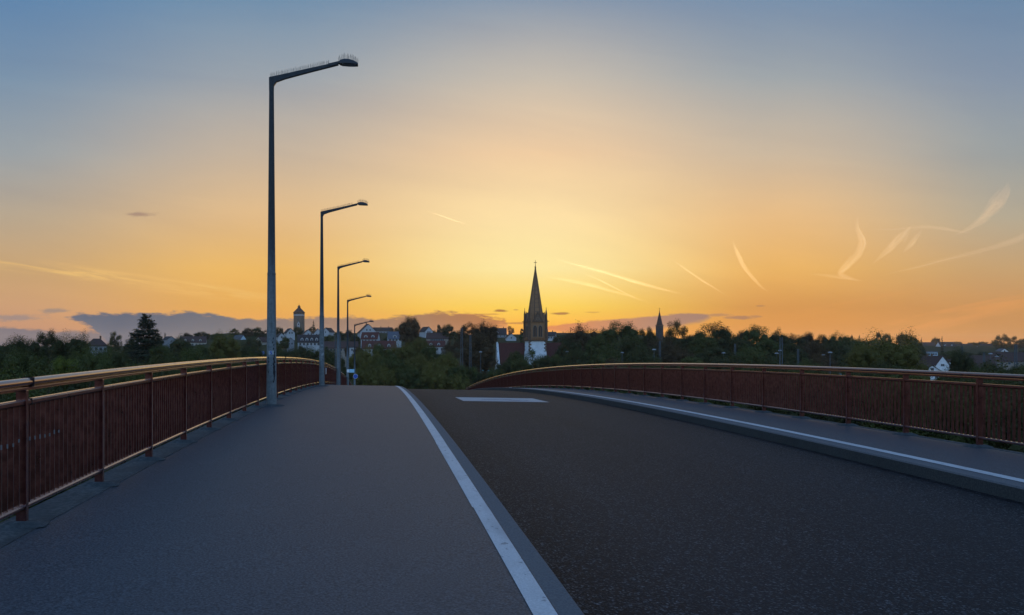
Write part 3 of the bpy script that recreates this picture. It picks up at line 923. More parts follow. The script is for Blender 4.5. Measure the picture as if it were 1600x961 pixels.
    for i in range(8):
        a = 2*math.pi*(i+.5)/8
        rb.tube([(rr*math.cos(a), rr*math.sin(a), zz) for rr, zz in prof], [.14, .13, .09, .07, .05], 5)
    rb.build('ridge_ribs', M_sandd, spire)
    fi = MB(); fi.tube([(0, 0, z(428)), (0, 0, z(427)), (0, 0, z(426)), (0, 0, z(419)), (0, 0, z(417.5)), (0, 0, z(416)), (0, 0, z(410))], [.2, .48, .22, .16, .34, .12, .08], 8)
    fi.build('finial', M_sandd, spire)
    cr = MB(); cr.box(-.06, .06, -.06, .06, z(416), z(406.5)); cr.box(-.55, -.062, -.05, .05, z(410.6), z(409.9)); cr.box(.062, .55, -.05, .05, z(410.6), z(409.9))
    cr.build('cross', M_iron, spire)
    # nave: ridge across the view, tower stands before it
    def lx(px): return (px-836.5)*k
    x0, x1 = lx(781), lx(890)
    ny0, ny1 = hw+.3, hw+9.3
    MN = Matrix.Rotation(R(-6), 4, 'Z')
    def mv(mb):
        mb.v = [tuple(MN @ Vector(p)) for p in mb.v]; return mb
    zr, ze = z(536.5), z(569)
    nv = MB(); ym = (ny0+ny1)/2
    nv.box(x0, x1, ny0, ny1, 0, ze)
    for xa, xb in ((x0, x0+.5), (x1-.5, x1)):
        nv.add([(xa, ny0, ze+.003), (xa, ny1, ze+.003), (xa, ym, zr), (xb, ny0, ze+.003), (xb, ny1, ze+.003), (xb, ym, zr)], [(0,1,2),(5,4,3),(0,3,4,1),(1,4,5,2),(2,5,3,0)])
    mv(nv).build('nave_wall', M_pl['bright'], root)
    rf = MB(); o_ = .4; th = .3
    sl_ = (zr-ze)/(ym-ny0)
    for s in (-1, 1):
        ye = ny0-o_ if s < 0 else ny1+o_
        za = ze - sl_*o_
        vs = []
        for x in (x0+.7, x1+.4):
            vs += [(x, ye, za+.05), (x, ym, zr+.05), (x, ym, zr+.05+th), (x, ye, za+.05+th)]
        rf.add(vs, [(0,1,2,3),(7,6,5,4),(0,4,5,1),(3,2,6,7),(0,3,7,4),(1,5,6,2)])
    mv(rf).build('nave_roof', M_rf['red'], root)
    # steep stepped-back wall of the west gable rising over the roof
    g_ = MB(); g_.prism([(ny0-.2, ze-3), (ny1+.2, ze-3), (ym, zr+.6)], 0, .6, Matrix(((0,1,0,x0-.3),(1,0,0,0),(0,0,1,0),(0,0,0,1))))
    mv(g_).build('gable_wall', M_pl['bright'], root)
church()

# second, far slim spire
def far_spire():
    Y = 520.0; k = Y/F
    c = P(1030.5, 550, Y); zg = terrain_h(c.x, c.y)-.5
    root = empty('church_tower', (c.x, c.y, zg), R(20))
    tag(root, 'slim grey pointed church tower rising between round trees right of the big church', 'church tower')
    def z(py): return EYE+(550-py)*k-zg
    hw = 1.55
    MB().box(-hw, hw, -hw, hw, 0, z(509)).build('tower_shaft', M_brickd, root)
    MB().box(-hw-.2, hw+.2, -hw-.2, hw+.2, z(509), z(508)).build('cornice', M_sandd, root)
    sp = MB()
    prof = [(hw*1.28, z(508)), (hw*.98, z(503)), (.12, z(486.5))]
    vs = [(r_*math.cos(2*math.pi*(i+.5)/8), r_*math.sin(2*math.pi*(i+.5)/8), zz) for r_, zz in prof for i in range(8)]
    fs = [(j*8+i, j*8+(i+1) % 8, (j+1)*8+(i+1) % 8, (j+1)*8+i) for j in range(2) for i in range(8)] + [tuple(range(8)), tuple(16+i for i in range(8))]
    sp.add(vs, fs); s = sp.build('spire', M_rf['dark'], root)
    w = MB()
    for sx in (-1, 1): w.box(sx*.8-.35, sx*.8+.35, -hw-.05, -hw+.1, z(518), z(512))
    w.build('bell_window', M_louvre, root)
    f = MB(); f.tube([(0, 0, z(487)), (0, 0, z(485.6)), (0, 0, z(485)), (0, 0, z(481))], [.1, .3, .08, .06], 6); f.box(-.5, .5, -.06, .06, z(482.9), z(482.4)); f.build('weathercock', M_iron, s)
far_spire()

# water tower
def water_tower():
    Y = 700.0; k = Y/F
    c = P(467.3, 550, Y); zg = terrain_h(c.x, c.y)-.5
    root = empty('water_tower', (c.x, c.y, zg))
    tag(root, 'round brick water tower with conical roof on the hilltop behind the houses', 'water tower')
    def z(py): return EYE+(550-py)*k-zg
    n = 24
    def ring(prof, name, m, par=root, smooth=True):
        mb = MB(); vs = [(r_*math.cos(2*math.pi*i/n), r_*math.sin(2*math.pi*i/n), zz) for r_, zz in prof for i in range(n)]
        fs = [(j*n+i, j*n+(i+1) % n, (j+1)*n+(i+1) % n, (j+1)*n+i) for j in range(len(prof)-1) for i in range(n)] + [tuple(range(n)), tuple((len(prof)-1)*n+i for i in range(n))]
        return mb.add(vs, fs).build(name, m, par, smooth=smooth)
    r0 = 8.6*k
    ring([(r0*1.02, 0), (r0, z(493.5))], 'tower_shaft', M_brick)
    ring([(r0*1.03, z(493.5)), (r0*1.03, z(491.6))], 'pale_band', M_pl['white'])
    ring([(r0*1.0, z(491.6)), (r0*1.0, z(488.6))], 'tank_storey', M_brick)
    w = MB()
    for i in range(20):
        a = 2*math.pi*i/20; M = Matrix.Rotation(a, 4, 'Z'); w.box(-.35, .35, -r0-.06, -r0+.2, z(491.2), z(489.6), M)
    w.build('window_row', M_louvre, root)
    rf = ring([(r0*1.1, z(488.8)), (r0*1.1, z(488.3)), (r0*.32, z(481.6))], 'roof', M_rf['dark'])
    la = ring([(r0*.26, z(482)), (r0*.26, z(480)), (r0*.32, z(480)), (.1, z(476.2))], 'lantern', M_rf['dark'], rf)
    MB().tube([(0, 0, z(476.4)), (0, 0, z(473.5))], .07, 6).build('spike', M_iron, la)
    d = MB(); d.prism([(-1.1, z(512)), (1.1, z(512)), (1.1, z(506)), (0, z(502.6)), (-1.1, z(506))], -r0-.5, -r0+1.5); dd_ = d.build('stair_porch', M_pl['white'], root)
    d = MB(); d.box(-.4, .4, -r0-.56, -r0-.4, z(508.5), z(506)); d.build('window', M_winglass, dd_)
water_tower()

# ================================================================== houses
win_mesh = None
def window_mesh():
    global win_mesh
    if win_mesh is None:
        mb = MB()
        mb.mat = 0; mb.box(-.62, .62, -.05, .0, -.75, .75)
        mb.mat = 1; mb.box(-.50, -.03, -.07, -.052, -.63, .63); mb.box(.03, .50, -.07, -.052, -.63, .63)
        o = mb.build('window', [M_frame, M_winglass]); win_mesh = o.data
        bpy.data.objects.remove(o)
    return win_mesh

def house(name, label, px, Y, wpx, yr, ye, facing, depth, wall='white', roof='red', rz=0.0, windows=(), dormers=0, chim=(), hip=0.0, group=None, cat='house', base=None, dorm_w=1.6, over=.4):
    k = Y/F
    c = P(px, 550, Y)
    c.y += 0
    zg = (terrain_h(c.x, c.y) - .6) if base is None else base
    zr, ze = EYE+(550-yr)*k-zg, EYE+(550-ye)*k-zg
    if ze < 2.2: zg -= 2.2-ze; zr, ze = EYE+(550-yr)*k-zg, EYE+(550-ye)*k-zg
    W = wpx*k
    az = math.atan((px-592)/F)                       # rz is measured from the line of sight
    if facing == 'r': L, D, rot = W, depth, R(rz)-az
    else: L, D, rot = depth, W, R(90+rz)-az
    root = empty(name, (c.x, c.y, zg), rot)
    tag(root, label, cat, group)
    l, d = L/2, D/2
    wm = MB()
    e = .003
    if hip: wm.box(-l, l, -d, d, 0, ze)
    else:
        wm.prism([(-d, 0), (d, 0), (d, ze), (0, zr-.12), (-d, ze)], -l, l, Matrix(((0,1,0,0),(1,0,0,0),(0,0,1,0),(0,0,0,1))))
    wm.build('wall', M_pl[wall], root)
    rm = MB(); th = .22; s = (zr-ze)/d
    ov = over
    if hip:
        h = l - hip*l
        vs = [(-l-ov, -d-ov, ze-.05), (l+ov, -d-ov, ze-.05), (l+ov, d+ov, ze-.05), (-l-ov, d+ov, ze-.05), (-h, 0, zr), (h, 0, zr),
              (-l-ov, -d-ov, ze-.2), (l+ov, -d-ov, ze-.2), (l+ov, d+ov, ze-.2), (-l-ov, d+ov, ze-.2)]
        rm.add(vs, [(0,1,5,4),(1,2,5),(2,3,4,5),(3,0,4),(9,8,7,6),(0,6,7,1),(1,7,8,2),(2,8,9,3),(3,9,6,0)])
    else:
        for sy in (-1, 1):
            vs = []
            for x in (-l-ov*.7, l+ov*.7):
                vs += [(x, sy*(d+ov), ze-s*ov), (x, 0, zr), (x, 0, zr+th), (x, sy*(d+ov), ze-s*ov+th)]
            rm.add(vs, [(0,1,2,3),(7,6,5,4),(0,4,5,1),(3,2,6,7),(0,3,7,4),(1,5,6,2)])
    ro = rm.build('roof', M_rf[roof], root)
    for cx in chim:
        cm_ = MB(); zz = zr-.15
        cm_.box(cx*l-.3, cx*l+.3, -.1, .5, zr-1.0, zr+1.0); cm_.box(cx*l-.36, cx*l+.36, -.16, .56, zr+1.0, zr+1.12)
        cm_.build('chimney', M_sandd, ro)
    for i in range(dormers):
        t = (i+.5)/dormers*2-1
        cx = t*l*.86
        hh = min(1.9, (zr-ze)*.55)
        z0 = ze + (zr-ze)*.16; y0 = -d*(1-.16)
        dm = MB(); dm.prism([(cx-dorm_w/2, z0-.4), (cx+dorm_w/2, z0-.4), (cx+dorm_w/2, z0+hh*.62), (cx, z0+hh*.98), (cx-dorm_w/2, z0+hh*.62)], y0-.05, y0+d*.62)
        do = dm.build('dormer', M_pl[wall], root)
        dr = MB(); dr.prism([(cx-dorm_w/2-.2, z0+hh*.55), (cx-dorm_w/2-.2, z0+hh*.62), (cx, z0+hh*1.1), (cx+dorm_w/2+.2, z0+hh*.62), (cx+dorm_w/2+.2, z0+hh*.55), (cx, z0+hh)], y0-.25, y0+d*.6)
        dr.build('dormer_roof', M_rf[roof], do)
        w = link('window', window_mesh(), do, (cx, y0-.06, z0+hh*.28)); w.scale = (.8*dorm_w/1.6, 1, min(1, hh/1.9)*.7)
    for (a, zz, sc_) in windows:        # a: -1..1 across the face seen, zz: metres under the eave
        if facing == 'r': w = link('window', window_mesh(), root, (a*l, -d-.005, ze-zz))
        else: w = link('window', window_mesh(), root, (-l-.005, -a*d, ze-zz), -math.pi/2)
        w.scale = (sc_, 1, sc_)
    return root

def wrow(n, z, s=1.0, a=.8): return [(-a + 2*a*i/(n-1), z, s) for i in range(n)]
GH = 'houses on the hillside'
house('house', 'brown hipped roof house with chimney among the trees left of the tall spruce', 151, 345, 26, 529, 540, 'r', 9, 'grey', 'brown', 8, wrow(4, 1.4), chim=(.45,), hip=.6, group=GH)
house('house', 'long house with red brown roof and pale walls left of the nearest lamp', 302, 600, 40, 526, 535, 'r', 10, 'cream', 'brown', -4, wrow(7, 1.6), dormers=3, chim=(.5,), group=GH)
house('house', 'small pale gabled house beside the tall spruce, on its right', 264, 610, 13, 526, 530.5, 'g', 10, 'grey', 'dark', 20, [(0, 1.2, .9)], group=GH)
house('house', 'pale blue gable with slate roof peeping from trees left of the nearest lamp', 374, 620, 11, 524, 531, 'g', 12, 'blue', 'slate', 28, [(.1, .4, .8)], group=GH)
house('house', 'house with orange lit roof edge just left of the nearest lamp mast', 409, 560, 14, 527, 534, 'g', 9, 'cream', 'brown', -30, [(0, .6, .8)], group=GH)
house('shed', 'low shed with violet blue sheet roof above the left railing', 405, 420, 13, 549.5, 554, 'r', 6, 'grey', 'blue', 6, (), cat='shed')
house('house', 'white gabled house close right of the nearest lamp mast, lower of two', 438, 560, 10.5, 520.5, 526, 'g', 10, 'white', 'dark', 10, [(0, .4, .9)], group=GH)
house('house', 'white gabled house below and left of the water tower', 452, 600, 13, 513.5, 520, 'g', 10, 'white', 'dark', 12, [(-.3, .2, .9), (.3, .2, .9)], group=GH)
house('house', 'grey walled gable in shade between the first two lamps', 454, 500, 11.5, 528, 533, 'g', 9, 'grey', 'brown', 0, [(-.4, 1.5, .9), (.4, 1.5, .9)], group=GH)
house('house', 'white gable directly below the water tower on its right', 480.5, 610, 15.5, 515.5, 522.5, 'g', 11, 'white', 'brown', 6, [(0, .1, 1.1)], group=GH)
house('house', 'white gable touching the second lamp mast on its left', 496, 610, 14, 514, 522, 'g', 11, 'white', 'dark', 4, [(-.3, .5, .9), (.3, .5, .9)], group=GH)
house('house', 'broad house with dark dormered roof and white ground floor left of second lamp', 483, 480, 35, 523.5, 534.5, 'r', 9, 'white', 'dark', 2, wrow(6, 1.2, 1.0), dormers=4, chim=(.2,), group=GH)
house('house', 'white house with slanting dark roof right of the second lamp', 513, 640, 12, 512.5, 518.5, 'g', 10, 'white', 'dark', -24, [(0, .3, .8)], group=GH)
house('row_house', 'long low brown roofed row behind the third and fourth lamps', 533, 430, 52, 534, 543.5, 'r', 9, 'sand', 'brown', 0, wrow(9, 1.0, .9), chim=(-.4, .4), group=GH)
house('garage', 'small white flat garage between the third and fourth lamps', 550, 390, 8, 542, 543.2, 'r', 4, 'white', 'dark', 0, [(0, 1.0, .7)], cat='garage', over=.15)
house('house', 'tall white gabled house, largest gable on the hill right of the last lamp', 573.5, 600, 26, 507, 519.5, 'g', 14, 'white', 'dark', 8, [(-.45, 1.2, 1.1), (.0, 1.2, 1.1), (.45, 1.2, 1.1), (-.2, -1.6, .9), (.2, -1.6, .9), (.45, 4.4, 1.1), (-.45, 4.4, 1.1)], chim=(.3,), group=GH)
house('house', 'red roofed house with two white dormers in front of the tall gable', 579, 540, 26, 519.5, 529.5, 'r', 9, 'white', 'red', -12, wrow(5, 1.2, .9), dormers=2, dorm_w=2.2, group=GH)
house('house', 'long dark roofed house on the skyline right of the tall white gable', 598, 715, 30, 512, 517, 'r', 9, 'grey', 'dark', 0, wrow(6, 1.3, .9), chim=(.6, -.2), group=GH)
house('house', 'slate roofed house with white wall strip left of the round dark tree', 616, 545, 20, 518.5, 529.5, 'r', 10, 'white', 'slate', 5, wrow(4, .9, .9), dormers=1, dorm_w=2.4, chim=(-.5,), group=GH)
house('row_house', 'long red roofed row with white dormers above the olive bushes, left one', 592, 425, 52, 533, 544.5, 'r', 10, 'white', 'red', 3, wrow(8, 1.3, .9), dormers=3, dorm_w=1.5, chim=(.7,), group=GH)
house('row_house', 'long red roofed row with white dormers below the round dark tree, right one', 674, 430, 42, 533, 541.5, 'r', 10, 'white', 'red', -3, wrow(6, 1.3, .9), dormers=3, dorm_w=1.4, group=GH)
house('house', 'white gabled house on the skyline touching the round dark tree', 665.5, 640, 13, 511, 518, 'g', 11, 'white', 'dark', 24, [(-.25, .5, .9), (.25, .5, .9)], group=GH)
house('house', 'brown roofed house with a white row of windows right of the round tree', 684, 560, 34, 520.5, 529, 'r', 9, 'sand', 'brown', -5, wrow(8, .9, .9, .55), dormers=0, chim=(.4,), group=GH)
house('house', 'dark roofed house with white dormer on the skyline left of the church tower', 776, 650, 30, 513, 522.5, 'r', 9, 'grey', 'dark', 0, wrow(5, 1.3, .9), dormers=1, dorm_w=3.2, chim=(-.5, .7), group=GH)
house('house', 'low white gable close to the church tower on its left', 798, 600, 15, 521.5, 527.5, 'g', 9, 'white', 'brown', 6, [(0, .2, .9)], group=GH)
house('house', 'white walled house half hidden behind the church tower on its right', 861, 600, 15, 519, 525, 'r', 9, 'white', 'dark', -8, wrow(4, 1.2, .9), chim=(.3,), group=GH)
house('house', 'low brown roof on the skyline right of the church belfry', 885, 700, 34, 520.5, 527, 'r', 9, 'sand', 'brown', 0, wrow(5, 1.3, .9), chim=(-.3,), group=GH)
house('hut', 'small hut with teal gable and red roof edge before the nave', 762.5, 400, 17, 572, 579.5, 'g', 6, 'teal', 'red', -14, [(0, .7, .6)], cat='hut')
house('house', 'red roofed house half hidden behind the olive bushes left of the masts', 712, 330, 14, 569, 578, 'g', 9, 'sand', 'red', -26, [(.2, 1.3, .8)])
# right-hand hillside
GR = 'houses on the far right hillside'
house('house', 'dark roofed house with small white gable, leftmost on the far right ridge', 1449, 1000, 20, 535, 541, 'r', 9, 'bright', 'dark', 24, wrow(4, 1.3, .9), group=GR)
house('house', 'tall white gable with long dark roof on the far right ridge', 1478, 960, 24, 534.5, 542, 'r', 11, 'bright', 'dark', 32, wrow(4, 1.3, .9), dormers=2, group=GR)
house('house', 'small white gable below the middle of the far right ridge', 1525, 960, 10.5, 540.5, 545, 'g', 10, 'bright', 'dark', 14, [(0, .3, .9)], group=GR)
house('house', 'dark roofed house between two white gables on the far right ridge', 1506, 1010, 22, 537.5, 542.5, 'r', 9, 'grey', 'dark', 4, wrow(4, 1.3, .9), group=GR)
house('house', 'white gable with blue grey roof beneath the oaks on the far right ridge', 1565, 820, 14, 545, 550.5, 'g', 12, 'bright', 'slate', 22, [(-.2, .5, .9), (.3, .5, .9)], group=GR)
house('house', 'white gable under the oak clump near the right picture edge', 1584, 960, 10, 538.5, 544, 'g', 10, 'bright', 'slate', 18, [(0, .3, .9)], group=GR)
house('house', 'blue grey roofed house at the very right edge of the view', 1598, 900, 16, 538, 545.5, 'r', 9, 'bright', 'slate', 0, wrow(4, 1.2, .9), group=GR)
house('house', 'dark roofed house on the far right ridge just left of the oak clump', 1545, 1000, 22, 537.5, 543, 'r', 9, 'grey', 'dark', -6, wrow(4, 1.3, .9), group=GR)
house('flat_building', 'long pale flat roofed building behind the two nearest white gables', 1452, 620, 22, 549.5, 550.5, 'r', 8, 'blue', 'slate', 0, wrow(7, 1.3, .9), cat='building', over=.2)
house('house', 'front white gable of the near pair beyond the right railing', 1453, 350, 25, 571, 580.5, 'g', 8, 'bright', 'dark', 12, [(0, -.9, .9), (-.5, 2.0, .9), (.45, 2.0, .9)], base=-17)
house('house', 'taller white gabled house with brown roof behind the front white gable', 1458, 385, 22, 556.5, 569.5, 'g', 11, 'bright', 'brown', 40, [(-.14, .2, .7), (.14, .2, .7)], chim=(.1, .6), base=-17)
house('house', 'brown roofed house with long white dormer right of the near white gables', 1482, 402, 25, 562, 574, 'r', 9, 'bright', 'brown', -14, wrow(3, 1.2, .9), dormers=2, dorm_w=3.4, chim=(-.5,), base=-17)
house('house', 'dark brown roofed house with white framed window behind the yard lamps', 1534, 380, 30, 556, 575, 'r', 11, 'grey', 'brown', 10, [(.3, 1.0, 1.1), (-.4, 1.0, 1.1)], base=-17)
house('row_house', 'broad dark brown roof stretching to the right picture edge', 1585, 430, 62, 551, 564, 'r', 11, 'sand', 'brown', -4, wrow(6, 1.2, .9), chim=(-.4, .2))
house('house', 'pale blue walled house between trees left of the big bushy tree', 1317, 340, 15, 566, 571, 'r', 8, 'blue', 'slate', 0, wrow(3, 1.2, .9), base=-17)

# ================================================================== railway masts and yard lamps
def lattice(px, ytop, Y, w, label, arm=0):
    c = P(px, ytop, Y); zg = terrain_h(c.x, c.y)-.3
    h = c.z - zg
    root = empty('catenary_mast', (c.x, c.y, zg))
    tag(root, label, 'mast', 'railway masts beyond the bridge')
    for s in (-1, 1):
        MB().add([(s*w*.75+a, b, 0) for a, b in ((-.09,-.09),(.09,-.09),(.09,.09),(-.09,.09))] + [(s*w*.4+a, b, h) for a, b in ((-.07,-.07),(.07,-.07),(.07,.07),(-.07,.07))],
                 [(3,2,1,0),(4,5,6,7),(0,1,5,4),(1,2,6,5),(2,3,7,6),(3,0,4,7)]).build('leg', M_mast, root)
    br = MB(); n = int(h/1.1)
    for i in range(n):
        z0, z1 = h*i/n, h*(i+1)/n
        a, b = w*(.75-.35*i/n), w*(.75-.35*(i+1)/n)
        s = 1 if i % 2 else -1
        br.tube([(-s*a, 0, z0), (s*b, 0, z1)], .04, 4)
    br.build('bracing', M_mast, root)
    if arm:
        am = MB(); am.tube([(0, 0, h-1.2), (arm*2.6, .0, h-.6)], .05, 5); am.tube([(0, 0, h-2.4), (arm*2.6, 0, h-.6)], .04, 5); am.build('cantilever_arm', M_mast, root)
for a in [(721.5, 512, 250, .55, 'tall lattice railway mast left of the church, taller of the pair'), (735, 523.5, 262, .45, 'shorter lattice railway mast left of the church'),
          (1031, 533, 240, .40, 'lattice railway mast right below the slim far spire'), (1148.5, 537, 235, .40, 'lattice railway mast before the dense trees right of the far spire'),
          (1220.5, 527, 200, .60, 'thickest lattice railway mast, beside two lamps right of centre'), (1247, 545.5, 215, .36, 'short lattice railway mast left of the big bushy tree'),
          (1503, 541, 230, .4, 'lattice railway mast right of the near white gables'), (1537.5, 551, 200, .36, 'low lattice railway mast just left of two yard lamps on the right'), (1587, 538, 190, .50, 'lattice railway mast nearest to the right picture edge')]:
    lattice(*a)

def make_yardlamp():
    root = empty('yard_lamp', (0, 0, 0))
    MB().tube([(0, 0, 0), (0, 0, 13.2)], [.14, .07], 10).build('pole', M_mast, root, smooth=True)
    b = MB(); b.box(-.45, .45, -.22, .22, 13.2, 13.38); b.box(-.3, .3, -.15, .15, 13.38, 13.5)
    b.build('lamp_head', M_pale, root, bevel=.04)
    return root
yl0 = make_yardlamp()
ylist = [(972, 550, 235, 'slim yard lamp left of the far slim spire, over the right railing'), (1022, 545, 210, 'yard lamp touching the far spire line on its left'), (1048, 551, 235, 'small yard lamp just right of the far slim spire'),
         (1130.5, 550.5, 225, 'yard lamp alone in front of the dark trees, left of a lattice mast'), (1213.5, 551, 222, 'left yard lamp of the two beside the thickest lattice mast'), (1219, 546.5, 214, 'yard lamp directly in front of the thickest lattice mast'),
         (1286, 553.5, 228, 'lower yard lamp of the pair left of the big bushy tree'), (1297, 549.5, 205, 'taller yard lamp of the pair left of the big bushy tree'), (751, 549, 262, 'yard lamp right of the lattice mast pair, left of the church'),
         (886.5, 548.5, 250, 'yard lamp right of the church nave roof'), (1547.5, 551.5, 215, 'left yard lamp of the pair before the brown roofs at right'), (1557.5, 556, 235, 'right yard lamp of the pair before the brown roofs at right')]
for i, (px, yt, Y, lb) in enumerate(ylist):
    o = yl0 if i == 0 else copy_tree(yl0)
    c = P(px, yt, Y)
    s = (c.z - (terrain_h(c.x, c.y)-.2)) / 13.5
    o.location = (c.x, c.y, terrain_h(c.x, c.y)-.2); o.scale = (1, 1, s)
    tag(o, lb, 'lamp', 'railway yard lamps beyond the right railing')

# ================================================================== trees
def leaf_mesh(name, pts, nrm, size, tint, aspect=.6, hearts=None):
    n = len(pts)
    r = np.random.default_rng(len(pts))
    nrm = nrm / (np.linalg.norm(nrm, axis=1, keepdims=True) + 1e-9)
    a = r.normal(size=(n, 3)); t = np.cross(nrm, a); t /= (np.linalg.norm(t, axis=1, keepdims=True)+1e-9)
    b = np.cross(nrm, t)
    s = (size * r.uniform(.6, 1.35, n))[:, None]
    v = np.stack([pts - t*s, pts - b*s*aspect + nrm*s*.15, pts + t*s, pts + b*s*aspect + nrm*s*.15], 1).reshape(-1, 3)
    tt = np.repeat(tint, 4)
    if hearts is not None:                    # ragged twig-and-leaf hearts that close the crown from behind
        cs, cr = hearts
        ztop = np.percentile(cs[:, 2], 93)
        for c, q in zip(cs, cr):
            if c[2] > ztop: continue
            m_ = 110
            d = r.normal(size=(m_, 3)); d /= np.linalg.norm(d, axis=1, keepdims=True)
            ce = c + d*q*r.uniform(.38, .60, (m_, 1))
            b1 = np.cross(d, r.normal(size=(m_, 3))); b1 /= np.linalg.norm(b1, axis=1, keepdims=True); b2 = np.cross(d, b1)
            k_ = q*.30
            v = np.concatenate([v, np.stack([ce-b1*k_, ce-b2*k_, ce+b1*k_, ce+b2*k_], 1).reshape(-1, 3)])
            tt = np.concatenate([tt, np.full(4*m_, .3)])
        n = len(v)//4
    me = bpy.data.meshes.new(name)
    me.vertices.add(4*n); me.vertices.foreach_set('co', v.astype(np.float32).ravel())
    me.loops.add(4*n); me.loops.foreach_set('vertex_index', np.arange(4*n, dtype=np.int32))
    me.polygons.add(n); me.polygons.foreach_set('loop_start', np.arange(0, 4*n, 4, dtype=np.int32)); me.polygons.foreach_set('loop_total', np.full(n, 4, np.int32))
    at = me.attributes.new('tint', 'FLOAT', 'POINT'); at.data.foreach_set('value', tt.astype(np.float32))
    me.update(); me.validate()
    return me

def crown_points(seed, nclump, nleaf, flat=.85, gap=.0, taper=0.0, spread=1.0, csize=(.19, .31)):
    """leaf positions of a broadleaf crown: radius about 1, centre at 0"""
    r = np.random.default_rng(seed)
    cs = []
    while len(cs) < nclump:
        p = r.normal(size=3); p /= np.linalg.norm(p)
        rad = r.uniform(.35, .86) if r.random() < .35 else r.uniform(.62, .88)
        p = p * rad
        if p[2] < -.65: continue
        if taper: p[:2] *= 1 - taper*max(0, p[2])
        p[2] *= flat
        p[:2] *= spread
        p += r.normal(size=3)*.05
        cs.append(p)
    cs = np.array(cs)
    cr = r.uniform(csize[0], csize[1], nclump)
    tc_ = r.uniform(0, 1, nclump)
    w = cr**2; w /= w.sum()
    idx = r.choice(nclump, nleaf, p=w)
    d = r.normal(size=(nleaf, 3)); d /= np.linalg.norm(d, axis=1, keepdims=True)
    rad = r.uniform(.06, 1.0, nleaf) ** .42
    ext = 1 + .30*r.random(nleaf)**3
    pts = cs[idx] + d*(cr[idx]*rad*ext)[:, None]*np.array([1.05, 1.05, .85])
    nr = d + np.array([0, 0, .7]) + r.normal(size=(nleaf, 3))*.5
    tint = np.clip(tc_[idx]*.6 + r.uniform(0, .45, nleaf), 0, 1)
    return pts, nr, tint, (cs, cr)

def cone_points(seed, nleaf, levels=22, width=.36):
    r = np.random.default_rng(seed)
    P_, N_, T_ = [], [], []
    br = []
    for l in range(levels):
        t = (l + r.uniform(-.3, .3))/levels
        z = max(0, t)
        R_ = width*(1-z)**.85*(.8+.4*r.random()) + .015
        for b in range(int(5+7*(1-z))):
            a = r.uniform(0, 2*math.pi)
            br.append((z, R_*r.uniform(.65, 1.12), a, r.random()))
    br = np.array(br); w = br[:, 1]; w = w/w.sum()
    idx = r.choice(len(br), nleaf, p=w)
    s = r.uniform(.12, 1, nleaf)**.8
    z = br[idx, 0]; R_ = br[idx, 1]; a = br[idx, 2] + r.normal(size=nleaf)*.16*(.4+s)/np.maximum(s, .3)
    x = np.cos(a)*R_*s; y = np.sin(a)*R_*s
    zz = z + .03*s - .08*s*s*R_/width + r.normal(size=nleaf)*.010 + (s > .9)*.012
    pts = np.stack([x, y, zz], 1)
    nr = np.stack([np.cos(a)*.5, np.sin(a)*.5, np.ones(nleaf)], 1) + r.normal(size=(nleaf, 3))*.5
    return pts, nr, np.clip(br[idx, 3]*.5 + r.uniform(0, .5, nleaf), 0, 1)

crown_me = {}
def crown_mesh(kind, leafc):
    key = (kind, leafc)
    if key in crown_me: return crown_me[key]
    base = kind
    spec = {'near1': (11, 64, 34000, .0175), 'near2': (12, 80, 36000, .017), 'near3': (13, 56, 32000, .018),
            'round1': (21, 60, 19000, .026), 'round2': (22, 66, 19000, .026), 'round3': (23, 54, 19000, .026), 'round4': (24, 70, 20000, .025),
            'airy1': (31, 54, 14000, .029), 'airy2': (32, 50, 13500, .029), 'tall1': (41, 56, 13000, .030), 'dense1': (51, 70, 15000, .030)}
    if kind == 'spruce': d = cone_points(5, 36000, 38, .34); size = .0125; asp = .38
    elif kind == 'fir': d = cone_points(6, 6000, 15, .30); size = .020; asp = .4
    elif kind == 'column':
        p, nr, tt, _ = crown_points(61, 40, 5000, 1.0); p = p*np.array([.22, .22, .5]) + np.array([0, 0, .5]); d = (p, nr, tt); size = .022; asp = .6
    else:
        s_, nc, nl, size = spec[kind]
        kw = dict(flat=.85)
        if kind.startswith('airy'): kw = dict(flat=.95, csize=(.14, .25))
        if kind.startswith('tall'): kw = dict(flat=1.35, taper=.35)
        if kind == 'dense1': kw = dict(flat=.95, csize=(.22, .34))
        if kind == 'round2': kw = dict(flat=.95, taper=.3)
        if kind == 'round3': kw = dict(flat=.72)
        d = crown_points(s_, nc, nl, **kw); asp = .62
        p = d[0]
        fz = np.percentile(p[:, 2], 98.5); fr = np.percentile(np.hypot(p[:, 0], p[:, 1]), 98.5)
        p[:, 2] /= fz; p[:, :2] /= fr
        hs = (d[3][0] / np.array([fr, fr, fz]), d[3][1]*(.55 if kind.startswith('airy') else 1.0)/fr)
    me = leaf_mesh('crown', d[0], d[1], size, d[2], asp, hs if len(d) > 3 and not kind.startswith('airy') else None)
    me.materials.append(LEAF[leafc])
    crown_me[key] = me
    return me

